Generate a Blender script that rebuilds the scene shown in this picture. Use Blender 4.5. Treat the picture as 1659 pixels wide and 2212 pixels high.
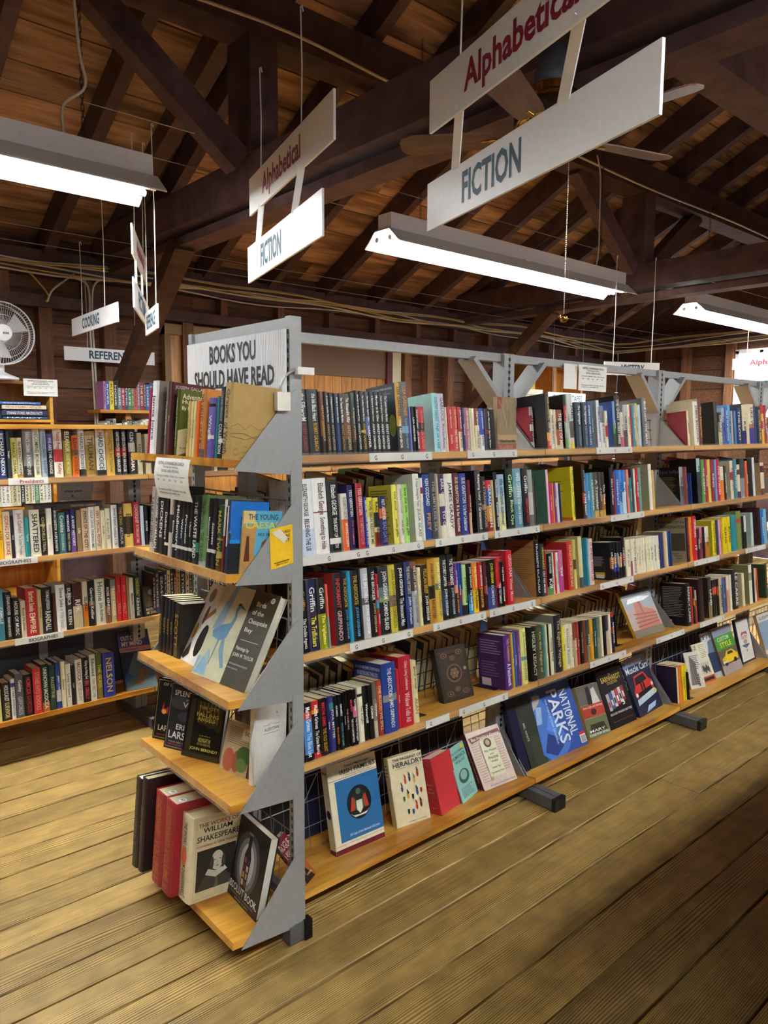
import bpy, math, random
import numpy as np
from mathutils import Matrix, Vector
random.seed(7)
for o in list(bpy.data.objects): bpy.data.objects.remove(o)
SC = bpy.context.scene
COL = SC.collection
PI = math.pi

# ---------------------------------------------------------------- camera
FPX = 1602.5
CAM = np.array([-1.1611, -1.7108, 1.5318])
def _axes(yaw=0.8492, pitch=-0.1141, roll=0.0057):
    cy, sy, cp, sp = math.cos(yaw), math.sin(yaw), math.cos(pitch), math.sin(pitch)
    f = np.array([cy*cp, sy*cp, sp]); r = np.array([sy, -cy, 0.]); u = np.cross(r, f)
    cr, sr = math.cos(roll), math.sin(roll)
    return f, cr*r+sr*u, -sr*r+cr*u
CF, CR, CU = _axes()
cd = bpy.data.cameras.new('camera'); cam = bpy.data.objects.new('camera', cd); COL.objects.link(cam)
cd.sensor_fit = 'HORIZONTAL'; cd.sensor_width = 36; cd.lens = 36*FPX/1659; cd.clip_start = .02; cd.clip_end = 60
cam.matrix_world = Matrix([[CR[0], CU[0], -CF[0], CAM[0]], [CR[1], CU[1], -CF[1], CAM[1]], [CR[2], CU[2], -CF[2], CAM[2]], [0, 0, 0, 1]])
SC.camera = cam
# ---------------------------------------------------------------- world, light level
W = bpy.data.worlds.new('world'); SC.world = W; W.use_nodes = True
W.node_tree.nodes['Background'].inputs[0].default_value = (.75, .85, 1, 1)
W.node_tree.nodes['Background'].inputs[1].default_value = .6
TUBE_STRENGTH = 17.0
SC.view_settings.view_transform = 'Standard'; SC.view_settings.look = 'None'
SC.view_settings.gamma = 1; SC.view_settings.use_curve_mapping = False
SC.view_settings.exposure = 2.25

# layout helpers: where a line of sight meets a plane of the room
def at(u, v, ax, val):
    r = CF+CR*(u-829.5)/FPX-CU*(v-1106)/FPX
    i = 'xyz'.index(ax)
    return CAM+(val-CAM[i])/r[i]*r
def deep(u, v, D): return CAM+D*(CF+CR*(u-829.5)/FPX-CU*(v-1106)/FPX)
def onplane(u, v, p, n):
    r = CF+CR*(u-829.5)/FPX-CU*(v-1106)/FPX
    return CAM+r*(np.dot(np.array(p)-CAM, n)/np.dot(r, n))
class Fr:
    """frame of a shelf: a along the front edge, b inwards, c up the spines"""
    def __init__(s, o, kind, tilt):
        s.o = np.array(o, float); c, t = math.cos(tilt), math.sin(tilt)
        if kind == 'X': s.r = np.array([1., 0, 0]); s.n = np.array([0, c, -t]); s.u = np.array([0, t, c])
        else: s.r = np.array([0, -1., 0]); s.n = np.array([c, 0, -t]); s.u = np.array([t, 0, c])
    def P(s, a, b, c): return s.o+a*s.r+b*s.n+c*s.u
    def a_of(s, u, b=0, c=0):
        v = s.P(0, b, c)-CAM; k = u-829.5
        return (FPX*(v@CR)-k*(v@CF))/(k*(s.r@CF)-FPX*(s.r@CR))
    def c_of(s, v, a, b=0):
        w = s.P(a, b, 0)-CAM; k = v-1106
        return (-FPX*(w@CU)-k*(w@CF))/(k*(s.u@CF)+FPX*(s.u@CU))
    def ab(s, u, v):
        d = onplane(u, v, s.o, s.u)-s.o
        return d@s.r, d@s.n
    def M(s, a, b, c=0):
        p = s.P(a, b, c)
        return Matrix([[s.r[i], s.n[i], s.u[i], p[i]] for i in range(3)]+[[0, 0, 0, 1]])

# ---------------------------------------------------------------- materials
def lin(h):
    if not isinstance(h, str): return h
    if len(h) == 3: h = ''.join(c*2 for c in h)
    v = [int(h[i:i+2], 16)/255 for i in (0, 2, 4)]
    return tuple(x/12.92 if x <= .04045 else ((x+.055)/1.055)**2.4 for x in v)
_M = {}
def _new(name):
    m = bpy.data.materials.new(name); m.use_nodes = True
    nt = m.node_tree; return m, nt, nt.nodes['Principled BSDF']
def N(nt, t, **kw):
    n = nt.nodes.new(t)
    for k, v in kw.items():
        if k[0] == 'i' and k[1:].isdigit(): n.inputs[int(k[1:])].default_value = v
        else: setattr(n, k, v)
    return n
def plain(h, rough=.5, metal=0, var=.06, scale=60):
    key = (h, rough, metal, var)
    if key in _M: return _M[key]
    m, nt, b = _new('surface_'+str(h)); c = lin(h)
    b.inputs['Roughness'].default_value = rough; b.inputs['Metallic'].default_value = metal
    no = N(nt, 'ShaderNodeTexNoise'); no.inputs['Scale'].default_value = scale; no.inputs['Detail'].default_value = 1
    tc = N(nt, 'ShaderNodeTexCoord'); nt.links.new(tc.outputs['Object'], no.inputs['Vector'])
    r = N(nt, 'ShaderNodeValToRGB'); e = r.color_ramp.elements
    e[0].position = .3; e[1].position = .7
    e[0].color = (*[x*(1-var) for x in c], 1); e[1].color = (*[min(1, x*(1+var)) for x in c], 1)
    nt.links.new(no.outputs[0], r.inputs[0]); nt.links.new(r.outputs[0], b.inputs['Base Color'])
    _M[key] = m; return m
def grain(name, cols, sc=(1, 30, 30), rough=.5, rings=None, bump=0, per_obj=.12, axis_noise=2.0, warp=.6, ringmix=.5):
    """wood: stretched fibres, growth-ring bands, a random tone for each piece"""
    m, nt, b = _new(name); L = nt.links.new
    tc = N(nt, 'ShaderNodeTexCoord'); oi = N(nt, 'ShaderNodeObjectInfo')
    mul = N(nt, 'ShaderNodeVectorMath', operation='MULTIPLY_ADD')
    cmb = N(nt, 'ShaderNodeCombineXYZ')
    m1 = N(nt, 'ShaderNodeMath', operation='MULTIPLY', i1=37.0); m2 = N(nt, 'ShaderNodeMath', operation='MULTIPLY', i1=71.0)
    L(oi.outputs['Random'], m1.inputs[0]); L(oi.outputs['Random'], m2.inputs[0])
    L(m1.outputs[0], cmb.inputs[0]); L(m2.outputs[0], cmb.inputs[1]); L(m1.outputs[0], cmb.inputs[2])
    mp = N(nt, 'ShaderNodeVectorMath', operation='ADD'); L(tc.outputs['Object'], mp.inputs[0]); L(cmb.outputs[0], mp.inputs[1])
    s1 = N(nt, 'ShaderNodeVectorMath', operation='MULTIPLY', i1=sc); L(mp.outputs[0], s1.inputs[0])
    n1 = N(nt, 'ShaderNodeTexNoise'); n1.inputs['Scale'].default_value = axis_noise; n1.inputs['Detail'].default_value = 5; n1.inputs['Roughness'].default_value = .65
    L(s1.outputs[0], n1.inputs['Vector'])
    fac = n1.outputs[0]
    if rings:
        s2 = N(nt, 'ShaderNodeVectorMath', operation='MULTIPLY', i1=rings); L(mp.outputs[0], s2.inputs[0])
        nz = N(nt, 'ShaderNodeTexNoise'); nz.inputs['Scale'].default_value = 1.0; nz.inputs['Detail'].default_value = 2
        L(s2.outputs[0], nz.inputs['Vector'])
        k = N(nt, 'ShaderNodeMath', operation='MULTIPLY', i1=warp*60); L(nz.outputs[0], k.inputs[0])
        sn = N(nt, 'ShaderNodeMath', operation='SINE'); L(k.outputs[0], sn.inputs[0])
        ab = N(nt, 'ShaderNodeMapRange', i1=-1.0, i2=1.0); L(sn.outputs[0], ab.inputs[0])
        mx = N(nt, 'ShaderNodeMix'); mx.inputs[0].default_value = ringmix; L(n1.outputs[0], mx.inputs[2]); L(ab.outputs[0], mx.inputs[3])
        fac = mx.outputs[0]
    r = N(nt, 'ShaderNodeValToRGB'); L(fac, r.inputs[0])
    e = r.color_ramp.elements
    while len(e) < len(cols): e.new(.5)
    for i, (p, c) in enumerate(cols): e[i].position = p; e[i].color = (*lin(c), 1)
    br = N(nt, 'ShaderNodeMapRange', i3=1-per_obj, i4=1+per_obj); L(oi.outputs['Random'], br.inputs[0])
    hs = N(nt, 'ShaderNodeHueSaturation'); L(br.outputs[0], hs.inputs['Value']); L(r.outputs[0], hs.inputs['Color'])
    L(hs.outputs[0], b.inputs['Base Color']); b.inputs['Roughness'].default_value = rough
    if bump:
        bp = N(nt, 'ShaderNodeBump'); bp.inputs['Strength'].default_value = bump; bp.inputs['Distance'].default_value = .004
        L(fac, bp.inputs['Height']); L(bp.outputs[0], b.inputs['Normal'])
    return m
def floor_wood():
    m, nt, b = _new('floor_plank_wood'); L = nt.links.new
    tc = N(nt, 'ShaderNodeTexCoord'); oi = N(nt, 'ShaderNodeObjectInfo'); cmb = N(nt, 'ShaderNodeCombineXYZ')
    m1 = N(nt, 'ShaderNodeMath', operation='MULTIPLY', i1=53.0); L(oi.outputs['Random'], m1.inputs[0])
    L(m1.outputs[0], cmb.inputs[0]); L(m1.outputs[0], cmb.inputs[1])
    ad = N(nt, 'ShaderNodeVectorMath', operation='ADD'); L(tc.outputs['Object'], ad.inputs[0]); L(cmb.outputs[0], ad.inputs[1])
    def noise(sc, scale, det):
        v = N(nt, 'ShaderNodeVectorMath', operation='MULTIPLY', i1=sc); L(ad.outputs[0], v.inputs[0])
        n = N(nt, 'ShaderNodeTexNoise'); n.inputs['Scale'].default_value = scale; n.inputs['Detail'].default_value = det; L(v.outputs[0], n.inputs['Vector']); return n.outputs[0]
    n1 = noise((.5, 6, 6), 1.0, 1); n2 = noise((3, 90, 90), 1.0, 3); n3 = noise((1.1, 5, 5), 1.3, 3); n4 = noise((10, 14, 14), 1.0, 4)
    sp = N(nt, 'ShaderNodeSeparateXYZ'); L(ad.outputs[0], sp.inputs[0])
    ph = N(nt, 'ShaderNodeMath', operation='MULTIPLY', i1=1000.0); L(sp.outputs[1], ph.inputs[0])
    wp = N(nt, 'ShaderNodeMath', operation='MULTIPLY_ADD', i1=130.0); L(n1, wp.inputs[0]); L(ph.outputs[0], wp.inputs[2])
    sn = N(nt, 'ShaderNodeMath', operation='SINE'); L(wp.outputs[0], sn.inputs[0])
    mr = N(nt, 'ShaderNodeMapRange', i1=-1.0, i2=1.0, i3=0.0, i4=.55); L(sn.outputs[0], mr.inputs[0])
    a1 = N(nt, 'ShaderNodeMath', operation='MULTIPLY_ADD', i1=.5); L(n2, a1.inputs[0]); L(mr.outputs[0], a1.inputs[2])
    a2 = N(nt, 'ShaderNodeMath', operation='MULTIPLY_ADD', i1=.45); L(n3, a2.inputs[0]); L(a1.outputs[0], a2.inputs[2])
    r = N(nt, 'ShaderNodeValToRGB'); L(a2.outputs[0], r.inputs[0]); e = r.color_ramp.elements
    for _ in range(2): e.new(.5)
    for i, (p, c) in enumerate(((.3, '422d15'), (.5, '7e5e2c'), (.72, 'a48246'), (.98, 'bf9e60'))): e[i].position = p; e[i].color = (*lin(c), 1)
    br = N(nt, 'ShaderNodeMapRange', i3=.8, i4=1.15); L(oi.outputs['Random'], br.inputs[0])
    st = N(nt, 'ShaderNodeMapRange', i1=.35, i2=.7, i3=.72, i4=1.08); L(n4, st.inputs[0])
    vm = N(nt, 'ShaderNodeMath', operation='MULTIPLY'); L(br.outputs[0], vm.inputs[0]); L(st.outputs[0], vm.inputs[1])
    hs = N(nt, 'ShaderNodeHueSaturation'); L(vm.outputs[0], hs.inputs['Value']); L(r.outputs[0], hs.inputs['Color'])
    L(hs.outputs[0], b.inputs['Base Color']); b.inputs['Roughness'].default_value = .5
    bp = N(nt, 'ShaderNodeBump'); bp.inputs['Strength'].default_value = .25; bp.inputs['Distance'].default_value = .002
    L(a2.outputs[0], bp.inputs['Height']); L(bp.outputs[0], b.inputs['Normal'])
    return m
MF = floor_wood()
MS = grain('oak_shelf_wood', [(.3, 'a4661a'), (.5, 'c88a2e'), (.7, 'dca448')], sc=(2, 30, 30), rings=(1.2, 6, 6), rough=.35, per_obj=.06, warp=.3, ringmix=.3)
MSY = grain('oak_end_shelf_wood', [(.3, 'a4661a'), (.5, 'c88a2e'), (.7, 'dca448')], sc=(30, 2, 30), rings=(6, 1.2, 6), rough=.35, per_obj=.06, warp=.3, ringmix=.3)
MR = grain('roof_board_wood', [(.25, '5a3e2c'), (.5, 'a07858'), (.75, 'cca07a')], sc=(1.5, 22, 22), rings=(1, 5, 5), rough=.75, bump=.3, per_obj=.3, warp=.3, ringmix=.3)
MB_ = grain('dark_beam_wood', [(.3, '442e32'), (.6, '604648'), (.8, '705454')], sc=(4, 4, 4), rough=.75, per_obj=.15)
MW = grain('wall_board_wood', [(.25, '3a241a'), (.5, '6a442e'), (.75, '8a5c3c')], sc=(1.5, 22, 22), rough=.7, bump=.2, per_obj=.3)
MST = grain('stud_wood', [(.25, '4a2e20'), (.5, '7a5036'), (.75, '946444')], sc=(22, 22, 1.5), rough=.7, per_obj=.3)
MA = grain('amber_pine_wood', [(.25, '8a5424'), (.5, 'c08038'), (.75, 'd89a50')], sc=(18, 18, 1.5), rough=.4, per_obj=.15)
MPG = grain('page_edge_paper', [(.3, 'b8a87e'), (.6, 'ddd0a8'), (.8, 'ece2c4')], sc=(300, 3, 3), rough=.9, per_obj=.12)
MPW = grain('white_page_paper', [(.3, 'c8c4b8'), (.6, 'e6e2d6'), (.8, 'f2f0e8')], sc=(300, 3, 3), rough=.9, per_obj=.08)
GREY = plain('9c9d9e', .45, .2, .04); GREYD = plain('6c6e74', .45, .4, .05); BLACK = plain('0c0c0e', .4); WHITE = plain('f6f6fa', .35, 0, .02)
WIRE = plain('8f9094', .35, .6, .03); DWIRE = plain('3c3c40', .4, .5, .03); PAPER = plain('eeece6', .8, 0, .03); STRIP = plain('e2e0da', .3, 0, .03)
BRASS = plain('c9a84e', .16, 1, .05); CHAIN = plain('3a3634', .5, .7); WCABLE = plain('cfc4b4', .5); YCABLE = plain('c4a04c', .5)
def emis(name, col, s):
    m, nt, b = _new(name); b.inputs['Base Color'].default_value = (*col, 1)
    b.inputs['Emission Color'].default_value = (*col, 1); b.inputs['Emission Strength'].default_value = s
    return m
def glass(name, col, a=.25, rough=.08):
    m, nt, b = _new(name); b.inputs['Base Color'].default_value = (*lin(col), 1); b.inputs['Alpha'].default_value = a
    b.inputs['Roughness'].default_value = rough; return m
CLEAR = glass('clear_plastic', 'e8e4dc', .07, .15)

# ---------------------------------------------------------------- mesh helpers
class MB:
    def __init__(s): s.v = []; s.f = []; s.m = []; s.mats = []
    def mi(s, m):
        if m not in s.mats: s.mats.append(m)
        return s.mats.index(m)
    def face(s, pts, m):
        i = len(s.v); s.v += [tuple(map(float, p)) for p in pts]; s.f.append(tuple(range(i, i+len(pts)))); s.m.append(s.mi(m)); return s
    def box(s, x0, x1, y0, y1, z0, z1, m):
        i = len(s.v)
        s.v += [(x, y, z) for z in (z0, z1) for (x, y) in ((x0, y0), (x1, y0), (x1, y1), (x0, y1))]
        for q in ((3, 2, 1, 0), (4, 5, 6, 7), (0, 1, 5, 4), (1, 2, 6, 5), (2, 3, 7, 6), (3, 0, 4, 7)):
            s.f.append(tuple(i+k for k in q)); s.m.append(s.mi(m))
        return s
    def beam(s, p, q, w, h, m, up=(0, 0, 1)):
        """square bar from p to q, w wide, h high"""
        p = np.array(p, float); q = np.array(q, float); d = q-p; d /= np.linalg.norm(d)
        x = np.cross(d, up)
        if np.linalg.norm(x) < 1e-6: x = np.cross(d, (1, 0, 0))
        x /= np.linalg.norm(x); y = np.cross(x, d); i = len(s.v)
        for e in (p, q):
            for a, b in ((-1, -1), (1, -1), (1, 1), (-1, 1)): s.v.append(tuple(e+x*a*w/2+y*b*h/2))
        for f in ((0, 1, 2, 3), (7, 6, 5, 4), (1, 0, 4, 5), (2, 1, 5, 6), (3, 2, 6, 7), (0, 3, 7, 4)):
            s.f.append(tuple(i+k for k in f)); s.m.append(s.mi(m))
        return s
    def prism(s, poly, ax, a0, a1, m):
        """polygon in the two other axes (cyclic order) swept along ax"""
        k = 'xyz'.index(ax); n = len(poly); i = len(s.v)
        for a in (a0, a1):
            for (p, q) in poly:
                c = [0, 0, 0]; c[k] = a; c[(k+1) % 3] = p; c[(k+2) % 3] = q; s.v.append(tuple(c))
        s.f.append(tuple(i+j for j in reversed(range(n)))); s.f.append(tuple(i+n+j for j in range(n)))
        for j in range(n): s.f.append((i+j, i+(j+1) % n, i+n+(j+1) % n, i+n+j))
        s.m += [s.mi(m)]*(n+2); return s
    def tube(s, pts, r, m, n=6, closed=False, caps=True):
        pts = [np.array(p, float) for p in pts]; i0 = len(s.v); K = len(pts); rr = r if hasattr(r, '__len__') else [r]*K
        ref = None
        for k, p in enumerate(pts):
            if closed: d = pts[(k+1) % K]-pts[k-1]
            else: d = pts[min(k+1, K-1)]-pts[max(k-1, 0)]
            d = d/(np.linalg.norm(d)+1e-12)
            if ref is None:
                ref = np.cross(d, (0, 0, 1))
                if np.linalg.norm(ref) < 1e-3: ref = np.cross(d, (1, 0, 0))
            ref = ref-d*(ref@d); ref /= np.linalg.norm(ref); y = np.cross(d, ref)
            for j in range(n):
                t = 2*PI*j/n; s.v.append(tuple(p+rr[k]*(math.cos(t)*ref+math.sin(t)*y)))
        for k in range(K if closed else K-1):
            a = i0+k*n; b = i0+((k+1) % K)*n
            for j in range(n):
                s.f.append((a+j, a+(j+1) % n, b+(j+1) % n, b+j)); s.m.append(s.mi(m))
        if caps and not closed:
            s.f.append(tuple(i0+j for j in reversed(range(n)))); s.f.append(tuple(i0+(K-1)*n+j for j in range(n))); s.m += [s.mi(m)]*2
        return s
    def lathe(s, prof, m, n=24, c=(0, 0, 0)):
        i0 = len(s.v)
        for (r, z) in prof:
            for j in range(n): t = 2*PI*j/n; s.v.append((c[0]+r*math.cos(t), c[1]+r*math.sin(t), c[2]+z))
        for k in range(len(prof)-1):
            for j in range(n):
                s.f.append((i0+k*n+j, i0+k*n+(j+1) % n, i0+(k+1)*n+(j+1) % n, i0+(k+1)*n+j)); s.m.append(s.mi(m))
        return s
    def text(s, string, m, o, x, y, w, h, keep=False, align='c', bold=.014):
        """flat lettering in the box o + [0..w]x + [0..h]y"""
        V, Fc, asp = glyphs(string, bold); x = np.array(x, float); y = np.array(y, float); o = np.array(o, float)
        ww = w
        if keep: ww = min(w, h*asp)
        ox = (w-ww)/2 if align == 'c' else 0
        i = len(s.v)
        for (a, b) in V: s.v.append(tuple(o+x*(ox+a*ww)+y*(b*h)))
        for f in Fc: s.f.append(tuple(i+k for k in f)); s.m.append(s.mi(m))
        return s
    def mesh(s, name, smooth=False):
        me = bpy.data.meshes.new(name); me.from_pydata(s.v, [], s.f)
        for m in s.mats: me.materials.append(m)
        if len(s.mats) > 1: me.polygons.foreach_set('material_index', s.m)
        if smooth: me.polygons.foreach_set('use_smooth', [True]*len(s.f))
        me.update(); return me
    def build(s, name, parent=None, smooth=False):
        return link(name, s.mesh(name, smooth), parent)
def link(name, me, parent=None):
    o = bpy.data.objects.new(name, me); COL.objects.link(o)
    if parent is not None: o.parent = parent
    return o
_G = {}
def glyphs(string, bold=.014):
    key = (string, bold)
    if key in _G: return _G[key]
    cu = bpy.data.curves.new('lettering', 'FONT'); cu.body = string; cu.resolution_u = 2; cu.offset = bold
    ob = bpy.data.objects.new('lettering', cu)
    me = bpy.data.meshes.new_from_object(ob)
    V = np.array([v.co[:2] for v in me.vertices]) if len(me.vertices) else np.zeros((1, 2))
    Fc = [tuple(p.vertices) for p in me.polygons]
    bpy.data.objects.remove(ob); bpy.data.curves.remove(cu); bpy.data.meshes.remove(me)
    lo = V.min(0); hi = V.max(0); d = np.maximum(hi-lo, 1e-4)
    _G[key] = ((V-lo)/d, Fc, d[0]/d[1]); return _G[key]
def tag(o, label=None, cat=None, group=None, kind=None):
    if label: o['label'] = label
    if cat: o['category'] = cat
    if group: o['group'] = group
    if kind: o['kind'] = kind
    return o
def empty(name, loc=(0, 0, 0), rz=0, **kw):
    o = bpy.data.objects.new(name, None); COL.objects.link(o); o.empty_display_size = .05
    o.location = loc; o.rotation_euler = (0, 0, rz); return tag(o, **kw)
ORD = ['first', 'second', 'third', 'fourth', 'fifth', 'sixth', 'seventh', 'eighth', 'ninth', 'tenth', 'eleventh', 'twelfth', 'thirteenth', 'fourteenth', 'fifteenth', 'sixteenth', 'seventeenth', 'eighteenth', 'nineteenth']
def ordinal(n):
    if n < 19: return ORD[n]
    t = ['twentieth', 'thirtieth', 'fortieth'][(n+1)//10-2]; k = (n+1) % 10
    return t if k == 0 else t[:-4].rstrip('i')+{'twent': 'y', 'thirt': 'y', 'fort': 'y'}.get(t[:-4].rstrip('i'), 'y')+'-'+ORD[k-1]
CN = {'black': '141416', 'dark grey': '444448', 'grey': '8a8a8c', 'white': 'eeeeee', 'cream': 'ece0c4', 'tan': 'c0a070', 'brown': '6a4028', 'dark brown': '352018', 'red': 'c82830', 'maroon': '701c28', 'orange': 'e07828', 'yellow': 'e8d840', 'gold': 'c89c38', 'green': '5a9048', 'dark green': '20382c', 'olive': '7a7a40', 'pale green': 'b0d898', 'teal': '2f8890', 'pale blue': 'a8c8dc', 'blue': '3468b8', 'navy': '20285c', 'purple': '5c3484', 'lilac': 'c4b8d8', 'pink': 'e0a0b8'}
_CNL = [(k, np.array([int(v[i:i+2], 16) for i in (0, 2, 4)])) for k, v in CN.items()]
def cname(h):
    if len(h) == 3: h = ''.join(c*2 for c in h)
    c = np.array([int(h[i:i+2], 16) for i in (0, 2, 4)])
    return min(_CNL, key=lambda t: ((t[1]-c)**2).sum())[0]
# ================================================================ the building
X0, X1, Y0, Y1 = -4.6, 8.0, -6.4, 3.9          # inner faces of the walls
ZE = 2.75; SL = .5                              # eave height and roof slope
YR = (Y0+Y1)/2                                  # ridge line
def roofz(y): return ZE+SL*((Y1-YR)-abs(y-YR))
# floor: boards running along x
fl = MB().box(X0, X1, Y0, Y1, -.06, -.024, plain('2a1c10', .9)).build('floor'); tag(fl, kind='structure')
y = Y0; rp = random.Random(3)
seams = []
while y < Y1-.02:
    w = rp.uniform(.118, .15) if y > -.3 else rp.uniform(.15, .2)
    if y+w > Y1-.05: w = Y1-y
    cuts = [X0]
    if -1.4 < y < 2.4: cuts += [rp.uniform(-.2, 2.6)] if rp.random() < .35 else []
    cuts += [X1]
    for a, b in zip(cuts, cuts[1:]):
        g = .0034; t = rp.uniform(-.0012, .0012)
        m = MB(); c = .003
        ya, yb = y+g-y-w/2, y+w-g-y-w/2; xa, xb = a+.001-(a+b)/2, b-.001-(a+b)/2
        m.prism([(ya, -.024), (yb, -.024), (yb, -c+t), (yb-c, t), (ya+c, t), (ya, -c+t)], 'x', xa, xb, MF)
        p = m.build('plank', fl); p.location = ((a+b)/2, y+w/2, 0)
    y += w
# walls: horizontal boards between studs on the eave wall
def wall_boards(name, along, lo, hi, pos, zt, out, mat=MW, detail=True):
    """along 'x' or 'y'; pos of inner face; out = direction of the outside"""
    m = MB(); t0, t1 = sorted((pos+out*.03, pos+out*.08))
    if along == 'x': m.box(lo, hi, t0, t1, 0, zt, MB_)
    else: m.box(t0, t1, lo, hi, 0, zt, MB_)
    w = tag(m.build(name), kind='structure')
    if detail:
        z = 0.9; r = random.Random(5)
        while z < zt-.05:
            h = min(r.uniform(.17, .24), zt-z); L = hi-lo; ln = L/2-.001; b = MB()
            t0, t1 = sorted((pos, pos+out*.03))
            for k in (0, 1):
                b = MB()
                if along == 'x': b.box(-ln/2, ln/2, t0-pos, t1-pos, .003, h-.003, mat)
                else: b.box(t0-pos, t1-pos, -ln/2, ln/2, .003, h-.003, mat)
                o = b.build('board', w); c = lo+L*(k+.5)/2
                o.location = (c, pos, z) if along == 'x' else (pos, c, z)
            z += h
    return w
wb = wall_boards('wall_back', 'x', X0, X1, Y1, ZE+.2, 1)
wg = wall_boards('wall_right', 'y', Y0, Y1, X1, ZE, 1)
wl = wall_boards('wall_left', 'y', Y0, Y1, X0, ZE, -1, detail=False)
wf = wall_boards('wall_front', 'x', X0, X1, Y0, ZE+.2, -1, detail=False)
for nm, xx, s in (('wall_right', X1, 1), ('wall_left', X0, -1)):   # gables above the eave
    m = MB(); a, b = sorted((xx, xx+s*.06))
    m.prism([(Y0, ZE), (Y1, ZE), (YR, roofz(YR))], 'x', a, b, MW); m.build('gable', wg if s > 0 else wl)
st = MB().box(-.045, .045, -.1, 0, 0, 2.34, MST).mesh('stud')
for x in [-.1, .55, 1.0, 1.62, 2.2, 4.0, 4.32, 4.62, 5.0, 5.62, 6.25, 6.9, 7.5]:
    o = link('stud', st, wb); o.location = (x, Y1, 0)
sg = MB().box(-.1, 0, -.045, .045, 0, 2.6, MST).mesh('stud')
for yy in [-2, -1.2, -.4, .3, 1.0, 1.6, 2.35, 2.9, 3.4]:
    o = link('stud', sg, wg); o.location = (X1, yy, 0)
m = MB().box(X0+.02, X1-.02, Y1-.13, Y1, 2.34, 2.42, MB_); m.build('girt', wb)
m = MB().box(X0+.02, X1-.02, Y1-.14, Y1-.001, 2.56, 2.72, MB_); m.build('wall_plate', wb)
m = MB().box(X1-.14, X1-.001, Y0+.02, Y1-.15, 2.56, 2.72, MB_); m.build('wall_plate', wg)
bl = MB().box(-.03, .03, -.09, 0, 0, .14, MST).mesh('block')
for x in np.arange(.3, 7.9, .55):
    o = link('block', bl, wb); o.location = (x, Y1, 2.42)
# panelled opening behind the racks: brown header board over amber boards
pw = empty('door_1', (2.3, Y1-.02, 0)); tag(pw, kind='structure')
MB().box(0, 1.43, -.05, 0, 2.0, 2.27, plain('6a4626', .4)).build('header_panel', pw)
rp2 = random.Random(11); x = 0
while x < 1.42:
    w = min(rp2.uniform(.08, .14), 1.43-x); b = MB().box(.002, w-.002, -.035, 0, 0, 2.0, MA); o = b.build('plank', pw); o.location = (x, 0, 0); x += w
MB().box(1.43, 1.5, -.07, 0, 0, 2.3, plain('5a1a1c', .5)).build('door_post', pw)
MB().box(1.5, 1.62, -.06, 0, 0, 2.3, plain('d8cdb0', .7)).build('door_casing', pw)
d2 = empty('door_2', (1.43, Y1-.02, 0)); tag(d2, kind='structure')
MB().box(.05, .62, -.04, 0, 0, 2.24, MA).build('door_leaf', d2)
MB().box(0, .05, -.06, 0, 0, 2.3, plain('8a6a42', .6)).build('door_casing', d2)
MB().box(0, .67, -.065, 0, 2.24, 2.32, plain('a08058', .6)).build('door_head', d2)
# bright window in the far wall
wn = empty('window_1', (X1-.02, 2.0, 1.72)); tag(wn, kind='structure')
MB().box(-.02, 0, -.28, .25, 0, .7, emis('daylight_pane', (.95, .98, 1), 1.6)).build('pane', wn)
m = MB()
for a in (-.32, -.03, .25): m.box(-.05, -.02, a, a+.04, -.03, .73, WHITE)
m.box(-.05, -.02, -.32, .29, -.05, 0, WHITE).box(-.05, -.02, -.32, .29, .7, .75, WHITE); m.build('window_frame', wn)
for i, xx in enumerate((-2.4, .6, 3.6)):          # glowing windows added behind the camera to brighten the signs and ceiling
    wn = empty('window_%d' % (i+2), (xx, Y0+.01, .95)); tag(wn, kind='structure')
    MB().box(-.8, .8, 0, .02, 0, 1.35, emis('added_glow_pane_%d' % i, (.97, .98, 1), .8)).build('pane', wn)
    m = MB()
    for a in (-.85, -.03, .8): m.box(a, a+.06, .02, .05, -.04, 1.4, WHITE)
    m.box(-.85, .86, .02, .05, -.06, 0, WHITE).box(-.85, .86, .02, .05, 1.35, 1.42, WHITE).box(-.85, .86, .02, .05, .65, .69, WHITE); m.build('window_frame', wn)
# roof: boards along x on rafters
ce = tag(MB().prism([(Y1+.1, roofz(Y1)-.05+.16), (YR, roofz(YR)+.16), (Y0-.1, roofz(Y0)-.05+.16), (Y0-.1, roofz(Y0)+.06+.16), (YR, roofz(YR)+.28), (Y1+.1, roofz(Y1)+.06+.16)], 'x', X0-.1, X1+.1, MB_).build('ceiling'), kind='structure')
hw = (Y1-YR); Ls = math.hypot(hw, hw*SL); ang = math.atan(SL)
rr = random.Random(9)
for s in (1, -1):
    t = .02
    while t < Ls-.05:
        w = rr.uniform(.2, .27)
        if t+w > Ls: w = Ls-t
        k = 2 if s > 0 else 1
        cuts = [X0]+sorted(rr.uniform(.5, 6.5) for _ in range(k-1))+[X1]
        for a, b in zip(cuts, cuts[1:]):
            o = MB().box(-(b-a)/2+.002, (b-a)/2-.002, .004, w-.004, .0, .03, MR).build('board', ce)
            if s > 0: o.matrix_world = Matrix.Translation(((a+b)/2, Y1-t*math.cos(ang), roofz(Y1)+.07+t*math.sin(ang))) @ Matrix.Rotation(PI, 4, 'Z') @ Matrix.Rotation(ang, 4, 'X')
            else: o.matrix_world = Matrix.Translation(((a+b)/2, Y0+t*math.cos(ang), roofz(Y0)+.07+t*math.sin(ang))) @ Matrix.Rotation(ang, 4, 'X')
        t += w
rf = {}
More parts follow.
